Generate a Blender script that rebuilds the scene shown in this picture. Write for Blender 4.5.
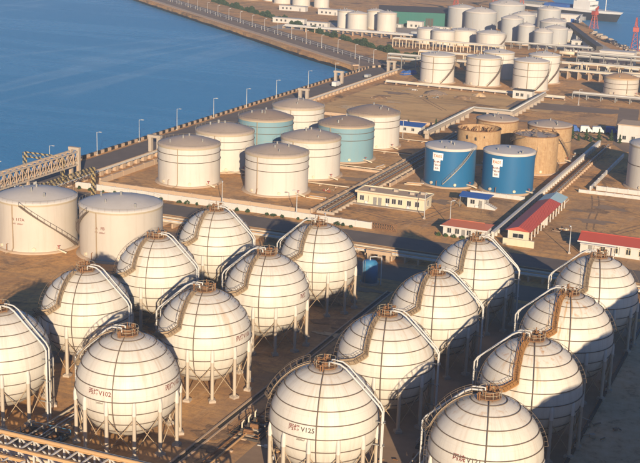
import bpy, math, random
from mathutils import Vector, Matrix
R_ = math.radians
random.seed(7)
sc = bpy.context.scene
for o in list(bpy.data.objects): bpy.data.objects.remove(o)

# ------------------------------------------------------------------ camera, sky, sun, exposure
# world axes follow the plant grid: +y along the sphere rows away from the quay corner, +x inland
CAM_H = 81.73; YAW = 22.746; PITCH = 15.317; ROLL = 1.869
cam_d = bpy.data.cameras.new('camera'); cam = bpy.data.objects.new('camera', cam_d)
sc.collection.objects.link(cam); sc.camera = cam
cam_d.sensor_width = 36; cam_d.lens = 70.07; cam_d.clip_start = 1; cam_d.clip_end = 30000
cam.location = (0, 0, CAM_H)
cam.matrix_world = (Matrix.Translation((0, 0, CAM_H)) @ Matrix.Rotation(R_(YAW), 4, 'Z') @
                    Matrix.Rotation(R_(90 - PITCH), 4, 'X') @ Matrix.Rotation(R_(ROLL), 4, 'Z'))
SUN_EL = 15.0; SUN_AZ = 149.5          # azimuth clockwise from +y; shadows run towards -30 deg
world = bpy.data.worlds.new('World'); sc.world = world; world.use_nodes = True
wn = world.node_tree; wn.nodes.clear()
sky = wn.nodes.new('ShaderNodeTexSky'); sky.sky_type = 'NISHITA'; sky.sun_disc = False
sky.sun_elevation = R_(SUN_EL); sky.sun_rotation = R_(SUN_AZ)
sky.air_density = 1.0; sky.dust_density = 0.2; sky.ozone_density = 8.0
bg = wn.nodes.new('ShaderNodeBackground'); bg.inputs[1].default_value = 0.082
wo = wn.nodes.new('ShaderNodeOutputWorld')
wn.links.new(sky.outputs[0], bg.inputs[0]); wn.links.new(bg.outputs[0], wo.inputs[0])
sun_d = bpy.data.lights.new('sun', 'SUN'); sun = bpy.data.objects.new('sun', sun_d); sc.collection.objects.link(sun)
sun_d.energy = 5.0; sun_d.angle = R_(0.53); sun_d.color = (1.0, 0.815, 0.585)
az, el = R_(SUN_AZ), R_(SUN_EL)
to_sun = Vector((math.sin(az) * math.cos(el), math.cos(az) * math.cos(el), math.sin(el)))
sun.rotation_euler = to_sun.to_track_quat('Z', 'Y').to_euler(); sun.location = to_sun * 400
vs = sc.view_settings; vs.view_transform = 'Standard'; vs.look = 'None'; vs.gamma = 1; vs.exposure = 0.68
vs.use_curve_mapping = False

# ------------------------------------------------------------------ helpers
COL = sc.collection
class MB:
    """collects faces for one mesh"""
    def __init__(s): s.v = []; s.f = []; s.sm = []
    def add(s, vs, fs, smooth=False):
        n = len(s.v); s.v += [tuple(p) for p in vs]
        s.f += [tuple(i + n for i in f) for f in fs]; s.sm += [smooth] * len(fs); return s
    def box(s, x0, x1, y0, y1, z0, z1):
        return s.add([(x0,y0,z0),(x1,y0,z0),(x1,y1,z0),(x0,y1,z0),(x0,y0,z1),(x1,y0,z1),(x1,y1,z1),(x0,y1,z1)],
                     [(3,2,1,0),(4,5,6,7),(0,1,5,4),(1,2,6,5),(2,3,7,6),(3,0,4,7)])
    def obox(s, c, h, rz=0.0):
        cs, sn = math.cos(rz), math.sin(rz)
        P = [(c[0]+a*h[0]*cs-b*h[1]*sn, c[1]+a*h[0]*sn+b*h[1]*cs, c[2]+d*h[2]) for d in (-1,1) for a,b in ((-1,-1),(1,-1),(1,1),(-1,1))]
        return s.add(P, [(3,2,1,0),(4,5,6,7),(0,1,5,4),(1,2,6,5),(2,3,7,6),(3,0,4,7)])
    def bar(s, p, q, w, h=None):
        p, q = Vector(p), Vector(q); d = (q-p).normalized(); h = h or w
        up = Vector((0,0,1)) if abs(d.z) < .99 else Vector((0,1,0))
        a = d.cross(up).normalized()*w/2; b = a.cross(d).normalized()*h/2
        P = [p-a-b, p+a-b, p+a+b, p-a+b, q-a-b, q+a-b, q+a+b, q-a+b]
        return s.add(P, [(0,1,2,3),(7,6,5,4),(0,4,5,1),(1,5,6,2),(2,6,7,3),(3,7,4,0)])
    def tube(s, pts, r, n=8, closed=False, cap=True):
        pts = [Vector(p) for p in pts]; m = len(pts); base = []; prev = None
        rr = r if isinstance(r, (list, tuple)) else [r]*m
        for i, p in enumerate(pts):
            if closed: d = pts[(i+1) % m]-pts[i-1]
            else: d = pts[min(i+1, m-1)]-pts[max(i-1, 0)]
            d.normalize()
            if prev is None:
                u = Vector((0,0,1)) if abs(d.z) < .9 else Vector((1,0,0)); a = d.cross(u).normalized()
            else:
                a = (prev-d*prev.dot(d)).normalized()
            prev = a; b = d.cross(a)
            base += [p+(a*math.cos(t)+b*math.sin(t))*rr[i] for t in [2*math.pi*k/n for k in range(n)]]
        f = []
        for i in range(m if closed else m-1):
            j = (i+1) % m
            for k in range(n): f.append((i*n+k, i*n+(k+1) % n, j*n+(k+1) % n, j*n+k))
        s.add(base, f, True)
        if cap and not closed:
            s.add(base[:n], [tuple(range(n))[::-1]]); s.add(base[-n:], [tuple(range(n))])
        return s
    def ring(s, c, R, r, seg=48, n=5):
        return s.tube([(c[0]+R*math.cos(2*math.pi*k/seg), c[1]+R*math.sin(2*math.pi*k/seg), c[2]) for k in range(seg)], r, n, True)
    def lathe(s, prof, n=48, c=(0,0), smooth=True):
        P = []; f = []
        for r, z in prof:
            P += [(c[0]+r*math.sin(2*math.pi*k/n), c[1]+r*math.cos(2*math.pi*k/n), z) for k in range(n)]
        for i in range(len(prof)-1):
            for k in range(n): f.append((i*n+(k+1) % n, i*n+k, (i+1)*n+k, (i+1)*n+(k+1) % n))
        return s.add(P, f, smooth)
    def disc(s, r, z, n=48, c=(0,0)):
        return s.add([(c[0]+r*math.sin(2*math.pi*k/n), c[1]+r*math.cos(2*math.pi*k/n), z) for k in range(n)], [tuple(range(n))[::-1]])
    def mesh(s, name, mat):
        me = bpy.data.meshes.new(name); me.from_pydata(s.v, [], s.f)
        me.polygons.foreach_set('use_smooth', s.sm); me.materials.append(mat); me.update(); return me
    def build(s, name, mat, parent=None, loc=None):
        return link(name, s.mesh(name, mat), parent, loc)
def link(name, me, parent=None, loc=None, rz=0.0):
    o = bpy.data.objects.new(name, me); COL.objects.link(o)
    if parent is not None: o.parent = parent
    if loc is not None: o.location = loc
    if rz: o.rotation_euler.z = rz
    return o
def tag(o, label=None, cat=None, group=None, kind=None):
    if label: o['label'] = label
    if cat: o['category'] = cat
    if group: o['group'] = group
    if kind: o['kind'] = kind
    return o
def thing(name, label, cat, loc=(0,0,0), group=None, rz=0.0):
    o = link(name, None, None, loc, rz); o.empty_display_size = .5
    return tag(o, label, cat, group)
def one(name, mb, mat, label, cat, group=None, loc=None):
    return tag(mb.build(name, mat, None, loc), label, cat, group)
def struct(name, mb, mat, loc=None): return tag(mb.build(name, mat, None, loc), kind='structure')
def copy_tree(o, parent=None):
    c = o.copy(); COL.objects.link(c); c.parent = parent
    for ch in list(o.children): copy_tree(ch, c)
    return c
def pol(azd, r, z, c=(0,0)):           # azimuth clockwise from +y
    a = R_(azd); return Vector((c[0]+r*math.sin(a), c[1]+r*math.cos(a), z))
def sph(azd, latd, r, c=(0,0,0)):
    a, l = R_(azd), R_(latd)
    return Vector((c[0]+r*math.cos(l)*math.sin(a), c[1]+r*math.cos(l)*math.cos(a), c[2]+r*math.sin(l)))

# ------------------------------------------------------------------ materials
MATS = {}
class NT:
    def __init__(s, name, rough=.7, metal=0.0, spec=.3):
        s.m = bpy.data.materials.new(name); s.m.use_nodes = True; s.t = s.m.node_tree; s.N = s.t.nodes; s.L = s.t.links
        s.b = s.N['Principled BSDF']; s.b.inputs['Roughness'].default_value = rough
        s.b.inputs['Metallic'].default_value = metal; s.b.inputs['Specular IOR Level'].default_value = spec
    def n(s, ty, **kw):
        x = s.N.new(ty)
        for k, v in kw.items(): setattr(x, k, v)
        return x
    def l(s, a, b): s.L.new(a, b)
    def noise(s, vec, scale, detail=5, rough=.6, dist=0.0):
        x = s.n('ShaderNodeTexNoise'); x.inputs['Scale'].default_value = scale; x.inputs['Detail'].default_value = detail
        x.inputs['Roughness'].default_value = rough; x.inputs['Distortion'].default_value = dist
        if vec is not None: s.l(vec, x.inputs['Vector'])
        return x.outputs['Fac']
    def ramp(s, fac, stops):
        x = s.n('ShaderNodeValToRGB'); e = x.color_ramp.elements
        while len(e) > 1: e.remove(e[-1])
        e[0].position = stops[0][0]; e[0].color = col(stops[0][1])
        for p, c in stops[1:]:
            k = e.new(p); k.color = col(c)
        s.l(fac, x.inputs['Fac']); return x.outputs['Color']
    def mix(s, fac, a, b, blend='MIX'):
        x = s.n('ShaderNodeMix', data_type='RGBA', blend_type=blend)
        for sock, v in ((x.inputs['Factor'], fac), (x.inputs['A'], a), (x.inputs['B'], b)):
            pass
        ins = [i for i in x.inputs if i.enabled]
        for sock, v in zip(ins, (fac, a, b)):
            if hasattr(v, 'links'): s.l(v, sock)
            elif isinstance(v, (int, float)): sock.default_value = v
            else: sock.default_value = col(v)
        return [o for o in x.outputs if o.enabled][0]
    def math(s, op, a, b=None, clamp=False):
        x = s.n('ShaderNodeMath', operation=op, use_clamp=clamp)
        for i, v in enumerate((a, b)):
            if v is None: continue
            if hasattr(v, 'links'): s.l(v, x.inputs[i])
            else: x.inputs[i].default_value = v
        return x.outputs[0]
    def mapping(s, vec, scale=(1,1,1), rot=(0,0,0)):
        x = s.n('ShaderNodeMapping'); x.inputs['Scale'].default_value = scale; x.inputs['Rotation'].default_value = rot
        s.l(vec, x.inputs['Vector']); return x.outputs[0]
    def pos(s): return s.n('ShaderNodeNewGeometry').outputs['Position']
    def objc(s): return s.n('ShaderNodeTexCoord').outputs['Object']
    def bump(s, h, strength=.3, dist=.05):
        x = s.n('ShaderNodeBump'); x.inputs['Strength'].default_value = strength; x.inputs['Distance'].default_value = dist
        s.l(h, x.inputs['Height']); s.l(x.outputs[0], s.b.inputs['Normal'])
    def out(s, c):
        if hasattr(c, 'links'): s.l(c, s.b.inputs['Base Color'])
        else: s.b.inputs['Base Color'].default_value = col(c)
        return s.m
def col(c): return (c, c, c, 1) if isinstance(c, (int, float)) else (c[0], c[1], c[2], 1)
def sc_(c, k): return tuple(min(1, x*k) for x in c)
RUST = (.20, .075, .025)

def paint(name, base, rough=.55, streak=.35, rust=.12, dirt=(.30,.24,.18), spec=.3, blotch=.25):
    """weathered paint: blotches, dirty vertical runs, rust specks; noise runs in world space so no two things match"""
    t = NT(name, rough, 0, spec); P = t.pos()
    big = t.noise(P, .22, 4); c = t.mix(t.math('MULTIPLY', t.ramp(big, [(.35, 0), (.75, 1)]), blotch), base, sc_(base, .78))
    st = t.noise(t.mapping(P, (1.3, 1.3, .07)), 1.0, 6, .65)
    c = t.mix(t.math('MULTIPLY', t.ramp(st, [(.5, 0), (.78, 1)]), streak), c, dirt)
    rs = t.noise(t.mapping(P, (.9, .9, .25)), 1.1, 8, .7)
    c = t.mix(t.math('MULTIPLY', t.ramp(rs, [(.58, 0), (.74, 1)]), rust), c, RUST)
    t.bump(t.noise(P, 3.0, 3), .08, .03)
    MATS[name] = t.out(c); return MATS[name]
def plain(name, base, rough=.6, metal=0.0, var=.25, scale=.6, spec=.3):
    t = NT(name, rough, metal, spec); P = t.pos()
    c = t.mix(t.math('MULTIPLY', t.ramp(t.noise(P, scale, 6, .65), [(.3, 0), (.75, 1)]), var*2), base, sc_(base, .55))
    MATS[name] = t.out(c); return MATS[name]

# --- sphere paint: cream coat, rust and drips spilling from the crown, more on the neglected ones (object property rust)
t = NT('sphere_paint', .5, 0, .35); P = t.pos(); O = t.objc()
sep = t.n('ShaderNodeSeparateXYZ'); t.l(O, sep.inputs[0])
at = t.n('ShaderNodeAttribute', attribute_type='OBJECT', attribute_name='rust')
base = (.60, .553, .472)
c = t.mix(t.math('MULTIPLY', t.ramp(t.noise(P, .28, 4), [(.35, 0), (.7, 1)]), .35), base, (.53, .465, .385))
ang = t.math('ARCTAN2', sep.outputs[0], sep.outputs[1])
cmb = t.n('ShaderNodeCombineXYZ'); t.l(t.math('MULTIPLY', ang, 9.0), cmb.inputs[0]); t.l(t.math('MULTIPLY', sep.outputs[2], .12), cmb.inputs[1])
oi = t.n('ShaderNodeObjectInfo'); t.l(t.math('MULTIPLY', oi.outputs['Random'], 60.0), cmb.inputs[2])
drip = t.noise(cmb.outputs[0], 1.0, 5, .7)
c = t.mix(t.math('MULTIPLY', t.ramp(drip, [(.48, 0), (.72, 1)]), .36), c, (.33, .26, .19))
zf = t.math('MULTIPLY', sep.outputs[2], 1/7.85)
crown = t.ramp(zf, [(.25, 0), (.6, .22), (.88, 1)])
spot = t.ramp(t.noise(t.mapping(P, (1, 1, .5)), .9, 9, .72), [(.53, 0), (.66, 1)])
amt = t.math('MULTIPLY', t.math('MULTIPLY', spot, crown), at.outputs['Fac'], True)
c = t.mix(amt, c, (.40, .19, .06))
run = t.ramp(drip, [(.54, 0), (.66, 1)]); side = t.ramp(t.math('SINE', t.math('ADD', ang, t.math('MULTIPLY', oi.outputs['Random'], 6.0))), [(.55, 0), (.95, 1)])
rn = t.math('MULTIPLY', t.math('MULTIPLY', run, side), t.math('MULTIPLY', t.ramp(zf, [(-.1, 0), (.5, 1)]), t.math('MULTIPLY', at.outputs['Fac'], .8)), True)
c = t.mix(rn, c, (.46, .25, .07))
tip = t.ramp(zf, [(.955, 0), (.99, 1)])
c = t.mix(t.math('MULTIPLY', tip, .75), c, (.26, .16, .09))
seam = t.noise(t.mapping(P, (.5, .5, 2.0)), 1.6, 3)
c = t.mix(t.math('MULTIPLY', t.ramp(seam, [(.55, 0), (.8, 1)]), .14), c, (.45, .36, .27))
sm = t.ramp(t.math('ABSOLUTE', t.math('SUBTRACT', t.math('FRACT', t.math('MULTIPLY', ang, 16/6.2832)), .5)), [(0, 1), (.012, .6), (.03, 0)])
sz = t.ramp(t.math('ABSOLUTE', t.math('SUBTRACT', t.math('FRACT', t.math('ADD', t.math('MULTIPLY', t.math('ARCSINE', zf), 3.2), .2)), .5)), [(0, 1), (.01, .6), (.025, 0)])
sm = t.math('MULTIPLY', t.math('MAXIMUM', sm, sz), .16)
c = t.mix(sm, c, (.27, .21, .15))
t.bump(t.noise(P, 1.2, 3), .10, .04)
MATS['sphere_paint'] = t.out(c)

paint('tank_white', (.55, .505, .44), streak=.30, rust=.10)
paint('tank_grey', (.38, .375, .36), streak=.30, rust=.15)
paint('tank_cream', (.49, .43, .36), streak=.28, rust=.08)
paint('tank_lightblue', (.17, .29, .33), streak=.22, rust=.15)
paint('tank_blue', (.016, .115, .245), rough=.4, streak=.16, rust=.10, dirt=(.05,.12,.18))
t = NT('tank_rust', .85, 0, .2); P = t.pos()
c = t.ramp(t.noise(P, .9, 8, .75), [(.3, (.33, .20, .10)), (.5, (.40, .26, .135)), (.7, (.46, .32, .18))])
c = t.mix(t.math('MULTIPLY', t.ramp(t.noise(t.mapping(P, (2.6, 2.6, .10)), 1.0, 8, .75), [(.46, 0), (.70, 1)]), .6), c, (.20, .11, .055))
c = t.mix(t.math('MULTIPLY', t.ramp(t.noise(t.mapping(P, (1.6, 1.6, .8)), 1.3, 9, .75), [(.56, 0), (.66, 1)]), .65), c, (.21, .09, .04))
t.bump(t.noise(P, 2.0, 5), .2, .06); MATS['tank_rust'] = t.out(c)
paint('roof_tan', (.40, .315, .24), streak=.1, rust=.35, blotch=.6)
paint('roof_grey', (.42, .39, .35), streak=.1, rust=.14, blotch=.5)
paint('roof_pale', (.54, .485, .42), streak=.1, rust=.10, blotch=.5)
paint('roof_brown', (.30, .22, .16), streak=.1, rust=.6, blotch=.7)
paint('roof_rim', (.42, .34, .23), streak=.3, rust=.3)
paint('roof_orange', (.46, .28, .14), streak=.1, rust=.5, blotch=.6)
paint('wall_white', (.53, .50, .455), streak=.30, rust=.04)
paint('wall_cream', (.58, .51, .36), streak=.22, rust=.05)
paint('roof_red', (.40, .075, .05), rough=.5, streak=.15, rust=.08, dirt=(.30,.06,.04))
paint('roof_tile_red', (.42, .13, .07), streak=.15, rust=.1)
paint('roof_teal', (.36, .50, .52), streak=.1, rust=.1)
paint('roof_blue', (.03, .10, .32), rough=.5, streak=.1, rust=.08)
paint('green_sheet', (.014, .12, .095), rough=.5, streak=.2, rust=.08, dirt=(.02,.10,.08))
paint('concrete', (.40, .33, .26), rough=.9, streak=.35, rust=.05)
paint('concrete_warm', (.46, .33, .22), rough=.9, streak=.35, rust=.1)
paint('pipe_white', (.52, .50, .46), rough=.45, streak=.25, rust=.12)
paint('pipe_cream', (.60, .50, .36), rough=.5, streak=.3, rust=.22)
paint('pipe_orange', (.50, .30, .14), rough=.6, streak=.3, rust=.35)
paint('leg_paint', (.44, .37, .285), rough=.7, streak=.4, rust=.2)
paint('red_paint', (.38, .075, .055), rough=.5, streak=.2, rust=.1)
paint('blue_vessel_paint', (.05, .22, .40), rough=.5, streak=.2, rust=.1)
paint('ship_white', (.62, .60, .57), streak=.2, rust=.08)
plain('ring_steel', (.15, .11, .08), .7)
plain('dark_steel', (.075, .065, .055), .6)
plain('grey_steel', (.30, .29, .27), .5, .3)
plain('stair_steel', (.36, .26, .16), .7)
plain('rust_steel', (.26, .13, .06), .85, var=.4, scale=1.5)
plain('asphalt', (.17, .135, .11), .9, var=.3, scale=.15)
plain('asphalt_brown', (.24, .17, .12), .9, var=.3, scale=.12)
plain('slab', (.40, .34, .28), .9, var=.25, scale=.2)
plain('slab_dark', (.33, .22, .14), .92, var=.35, scale=.25)
plain('black_paint', (.03, .028, .026), .6)
plain('glass', (.03, .035, .04), .15, spec=.6)
plain('hull_black', (.03, .035, .045), .5)
plain('lamp_white', (.50, .50, .48), .5)
plain('rubble', (.30, .22, .16), .95, var=.4, scale=1.2)
plain('red_text', (.19, .055, .045), .6, var=.1)
plain('dark_text', (.09, .07, .06), .6, var=.1)
plain('orange_text', (.60, .22, .08), .6, var=.1)
plain('sign_white', (.78, .77, .74), .5, var=.08)
plain('tyre', (.02, .02, .02), .8)
plain('bark', (.10, .07, .045), .9)
# yellow and black hazard stripes along the beam
t = NT('hazard', .6); sp_ = t.n('ShaderNodeSeparateXYZ'); t.l(t.pos(), sp_.inputs[0])
s_ = t.math('ADD', t.math('ADD', sp_.outputs[0], sp_.outputs[1]), sp_.outputs[2])
st = t.math('GREATER_THAN', t.math('FRACT', t.math('MULTIPLY', s_, .62)), .5)
MATS['hazard'] = t.out(t.mix(st, (.035, .03, .025), (.40, .30, .13)))
def leafmat(name, a, b):
    t = NT(name, .7, 0, .2)
    MATS[name] = t.out(t.ramp(t.noise(t.pos(), 1.7, 4), [(.35, a), (.65, b)])); return MATS[name]
leafmat('leaf_dark', (.018, .035, .016), (.045, .075, .030)); leafmat('leaf_mid', (.035, .06, .02), (.08, .11, .04))
def grime(name, c, a):
    t = NT(name, .95, 0, .12); n_ = t.noise(t.pos(), .7, 8, .75); MATS[name] = t.out(t.ramp(n_, [(.36, sc_(c, .7)), (.5, c), (.66, a)]))
grime('stain', (.27, .165, .095), (.50, .30, .14)); grime('dust', (.60, .42, .24), (.62, .37, .15))
# earth: packed orange clay with darker damp patches, oil stains, tyre tracks, slab joints and pale dust
t = NT('earth', .95, 0, .12); P = t.pos()
n1 = t.noise(P, .018, 5, .6); n2 = t.noise(P, .10, 8, .68); n3 = t.noise(P, .8, 7, .72)
c = t.ramp(n1, [(.34, (.62, .305, .105)), (.50, (.67, .36, .135)), (.64, (.50, .30, .145))])
c = t.mix(t.math('MULTIPLY', t.ramp(n2, [(.45, 0), (.62, 1)]), .6), c, (.31, .17, .09))
c = t.mix(t.math('MULTIPLY', t.ramp(n3, [(.48, 0), (.70, 1)]), .6), c, (.24, .14, .08))
tr = t.noise(t.mapping(P, (.03, .5, 1), (0, 0, R_(5))), 1.0, 5, .65)
c = t.mix(t.math('MULTIPLY', t.ramp(tr, [(.50, 0), (.62, 1)]), .40), c, (.28, .175, .11))
tr2 = t.noise(t.mapping(P, (.55, .035, 1), (0, 0, R_(-7))), 1.0, 5, .65)
c = t.mix(t.math('MULTIPLY', t.ramp(tr2, [(.55, 0), (.68, 1)]), .35), c, (.60, .42, .26))
oil = t.noise(P, .045, 9, .78, 1.2)
c = t.mix(t.math('MULTIPLY', t.ramp(oil, [(.53, 0), (.62, 1)]), .8), c, (.12, .085, .06))
gp = t.noise(P, .035, 8, .7, .6)
c = t.mix(t.math('MULTIPLY', t.ramp(gp, [(.50, 0), (.60, 1)]), .45), c, (.42, .265, .15))
sp = t.noise(P, 2.6, 5, .7)
c = t.mix(t.math('MULTIPLY', t.ramp(sp, [(.56, 0), (.72, 1)]), .5), c, (.18, .12, .075))
bk = t.n('ShaderNodeTexBrick'); bk.inputs['Scale'].default_value = 1.0; bk.inputs['Mortar Size'].default_value = .045; bk.inputs['Brick Width'].default_value = 7.0; bk.inputs['Row Height'].default_value = 5.0
bk.inputs['Color1'].default_value = bk.inputs['Color2'].default_value = (0,0,0,1); bk.inputs['Mortar'].default_value = (1,1,1,1); t.l(P, bk.inputs['Vector'])
c = t.mix(t.math('MULTIPLY', t.math('MULTIPLY', bk.outputs['Color'], t.ramp(n1, [(.42, 0), (.55, 1)])), .45), c, (.17, .11, .07))
t.bump(t.noise(P, 1.6, 6, .7), .45, .15)
MATS['earth'] = t.out(c)
t = NT('sand', .95, 0, .15); P = t.pos()
c = t.ramp(t.noise(P, .05, 7, .65), [(.32, (.46, .265, .11)), (.52, (.66, .40, .17)), (.7, (.52, .33, .155))])
tr = t.noise(t.mapping(P, (.02, .28, 1), (0, 0, R_(14))), 1.0, 5, .6)
c = t.mix(t.math('MULTIPLY', t.ramp(tr, [(.48, 0), (.66, 1)]), .5), c, (.30, .19, .105))
t.bump(t.noise(P, .8, 6, .7), .3, .15); MATS['sand'] = t.out(c)
t = NT('gravel', .95, 0, .15); P = t.pos()
c = t.ramp(t.noise(P, .35, 8, .75), [(.34, (.24, .15, .085)), (.46, (.50, .34, .20)), (.68, (.60, .44, .28))])
t.bump(t.noise(P, 2.5, 6, .7), .5, .15); MATS['gravel'] = t.out(c)
# sea: wind ripples, smoother slicks trailing across
t = NT('sea', .12, 0, .28); P = t.pos()
t.b.inputs['IOR'].default_value = 1.33
deep = t.ramp(t.noise(P, .006, 3), [(.3, (.028, .20, .39)), (.7, (.036, .225, .425))])
sl = t.noise(t.mapping(P, (.0028, .022, 1), (0, 0, R_(30))), 1.0, 4, .6, .6)
slick = t.ramp(sl, [(.50, 0), (.56, 1), (.60, 1), (.66, 0)])
w = t.math('ADD', t.noise(t.mapping(P, (.5, .7, 1), (0, 0, R_(25))), 1.0, 6, .7), t.math('MULTIPLY', t.noise(P, .09, 4), .8))
bp = t.n('ShaderNodeBump'); bp.inputs['Distance'].default_value = .9
t.l(w, bp.inputs['Height']); t.l(t.math('SUBTRACT', .6, t.math('MULTIPLY', slick, .10)), bp.inputs['Strength']); t.l(bp.outputs[0], t.b.inputs['Normal'])
t.l(t.math('SUBTRACT', .32, t.math('MULTIPLY', slick, .06)), t.b.inputs['Roughness'])
rd = t.noise(t.mapping(P, (.0075, .0013, 1), (0, 0, R_(4))), 1.0, 3, .55, .5)
line = t.ramp(t.math('ABSOLUTE', t.math('SUBTRACT', rd, .5)), [(.0, 1), (.008, .7), (.022, 0)])
brk = t.ramp(t.noise(P, .03, 5, .7), [(.30, .15), (.62, 1)])
fo = t.math('MULTIPLY', t.math('MULTIPLY', line, brk), .38)
chop = t.ramp(t.noise(t.mapping(P, (.12, .3, 1), (0, 0, R_(20))), 1.0, 7, .75), [(.45, 0), (.8, 1)])
deep = t.mix(t.math('MULTIPLY', chop, .35), deep, (.09, .30, .52))
MATS['sea'] = t.out(t.mix(fo, deep, (.26, .42, .56)))
M = MATS

# ------------------------------------------------------------------ setting: sea, land, roads
struct('sea', MB().add([(-9000,-3000,-3),(9000,-3000,-3),(9000,15000,-3),(-9000,15000,-3)], [(0,1,2,3)]), M['sea'])
land = [(-213.2,-400),(500,-400),(500,150),(120,480),(-60,655),(-107,700),(-146,790),(-177,880),(-215,985),(-290,1200),(-420,1700),
        (-1500,1800),(-1120,1400),(-700,1012),(-481.6,801),(-388.5,714),(-322.5,653),(-266.5,599),(-216,556),(-213.2,550)]
mb = MB(); n = len(land)
mb.add([(x,y,0) for x,y in land], [tuple(range(n))])
for i in range(n):
    a, b = land[i], land[(i+1) % n]
    mb.add([(a[0],a[1],0),(b[0],b[1],0),(b[0],b[1],-6),(a[0],a[1],-6)], [(3,2,1,0)])
struct('ground', mb, M['earth'])
def sheet(name, mat, pts, z=.004):
    return struct(name, MB().add([(x,y,z) for x,y in pts], [tuple(range(len(pts)))]), M[mat])
def rect(x0, x1, y0, y1): return [(x0,y0),(x1,y0),(x1,y1),(x0,y1)]
sheet('quay_road', 'asphalt', [(-210.6,-200),(-197.4,-200),(-197.4,560),(-190,590),(-206,572),(-212.0,560.2),(-210.6,540)])
cw = Vector((-.732, .682, 0)); cn = Vector((.682, .732, 0))
q0 = Vector((-216.5, 556.5, 0))
def cwp(s, w, z=0): p = q0+cw*s+cn*w; return (p.x, p.y, z)
sheet('causeway_road', 'asphalt_brown', [cwp(6,5)[:2], cwp(6,24)[:2], cwp(700,24)[:2], cwp(700,5)[:2]])
sheet('service_road', 'asphalt', rect(-190,20,271,280.5))  # darker asphalt: shade from the spheres is put into the road colour
sheet('service_path', 'asphalt_brown', rect(-190,20,246,256.5))
sheet('sand_field', 'sand', [(-189,437),(-139,437),(-139,480),(-106,482),(-106,514),(-189,514)])
sheet('east_road', 'asphalt_brown', [(-72,432),(-66,420),(-56,420),(-70,470),(-76,512),(-84,512)])
sheet('cross_road', 'asphalt_brown', [(-125,486),(-125,506),(-76,506),(-84,494)], .008)
sheet('shaded_sphere_pad', 'slab_dark', rect(-75.5,-31.6,110,244))  # pad toned darker, the shade of this block put into its colour
sheet('gravel_strip', 'gravel', rect(-30.85,5,110,262))
sheet('tank_bund_floor', 'earth', rect(-188,-126,292,425))
sheet('dock_apron', 'slab', [(-118,700),(-155,700),(-230,890),(-215,960),(-187,880),(-156,790)], .004)
sheet('far_yard', 'slab', [(-330,690),(-250,690),(-235,760),(-330,740)], .004)

rnd = random.Random(77)
mb = MB()
for a, b in ((land[19],land[0]),(land[13],land[14]),(land[14],land[15]),(land[15],land[16]),(land[16],land[17]),(land[17],land[18])):
    d = Vector((b[0]-a[0],b[1]-a[1],0)).normalized(); nn = Vector((-d.y,d.x,0))*-.12
    if nn.x+nn.y > 0: nn = -nn
    n_ = max(2,int((Vector(b)-Vector(a)).length/6)); P_ = [(a[0]+(b[0]-a[0])*k/n_+nn.x, a[1]+(b[1]-a[1])*k/n_+nn.y) for k in range(n_+1)]; H_ = [rnd.uniform(-1.9,-1.2) for _ in P_]
    for k in range(n_): mb.add([(*P_[k],-5),(*P_[k+1],-5),(*P_[k+1],H_[k+1]),(*P_[k],H_[k])], [(0,1,2,3),(3,2,1,0)] if False else [(0,1,2,3)])
struct('tide_line', mb, M['black_paint'])
def blob(name, x, y, rx, ry, mat, z):
    pts = []; ph = rnd.uniform(0,6)
    for k in range(36):
        a = 2*math.pi*k/36; q = 1+.22*math.sin(3*a+ph)+.16*math.sin(5*a+2*ph)+.10*math.sin(9*a+ph)+rnd.uniform(-.09,.09)
        pts.append((x+rx*q*math.cos(a), y+ry*q*math.sin(a)))
    sheet(name, mat, pts, z)
zz = .010
for (x0,x1,y0,y1,n_) in ((-116,-76,297,332,9),(-66,-34,300,348,10),(-186,-128,296,424,16),(-184,-160,250,283,6),(-126,-84,138,238,10),(-82,-76,140,240,4),(-112,-80,352,420,8),(-186,-110,440,512,12),(-126,-70,425,500,10),(-200,-120,575,640,8)):
    for k in range(n_):
        zz += .0015; L_ = rnd.uniform(1.2,5.5)
        blob('ground_stain', rnd.uniform(x0,x1), rnd.uniform(y0,y1), L_, L_*rnd.uniform(.25,.8), rnd.choice(('stain','stain','slab_dark','slab_dark','dust')), zz)
def track(pts, w, z):
    mb = MB(); P_ = [Vector((*p,z)) for p in pts]; Q_ = []
    for i in range(len(P_)-1):
        for k in range(10): Q_.append(P_[i].lerp(P_[i+1],k/10))
    for off in (-.9,.9):
        for i in range(len(Q_)-1):
            d = (Q_[i+1]-Q_[i]).normalized(); nn = Vector((-d.y,d.x,0)); wob = .25*math.sin(i*.37)
            d2 = (Q_[min(i+2,len(Q_)-1)]-Q_[i+1]); d2 = d2.normalized() if d2.length > 0 else d; n2 = Vector((-d2.y,d2.x,0)); wob2 = .25*math.sin((i+1)*.37)
            mb.add([Q_[i]+nn*(off+wob-w), Q_[i+1]+n2*(off+wob2-w), Q_[i+1]+n2*(off+wob2+w), Q_[i]+nn*(off+wob+w)], [(3,2,1,0) if False else (0,1,2,3)])
    struct('tyre_track', mb, M['stain'])
for i, p in enumerate([[(-116,300),(-105,296),(-94,297),(-84,304)],[(-96,332),(-93,318),(-97,302),(-101,290)],[(-62,350),(-58,330),(-56,312),(-48,300)],[(-60,300),(-52,306),(-44,322),(-36,330)],[(-186,262),(-170,258),(-150,262),(-128,260)],[(-184,270),(-160,268),(-140,266)],[(-186,452),(-170,470),(-150,480),(-128,486)],[(-182,505),(-160,488),(-142,462)],[(-128,440),(-112,452),(-98,470),(-90,495)],[(-80,142),(-79,170),(-80,200),(-79,238)]]):
    track(p, .22, .006+.0004*i)
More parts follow.
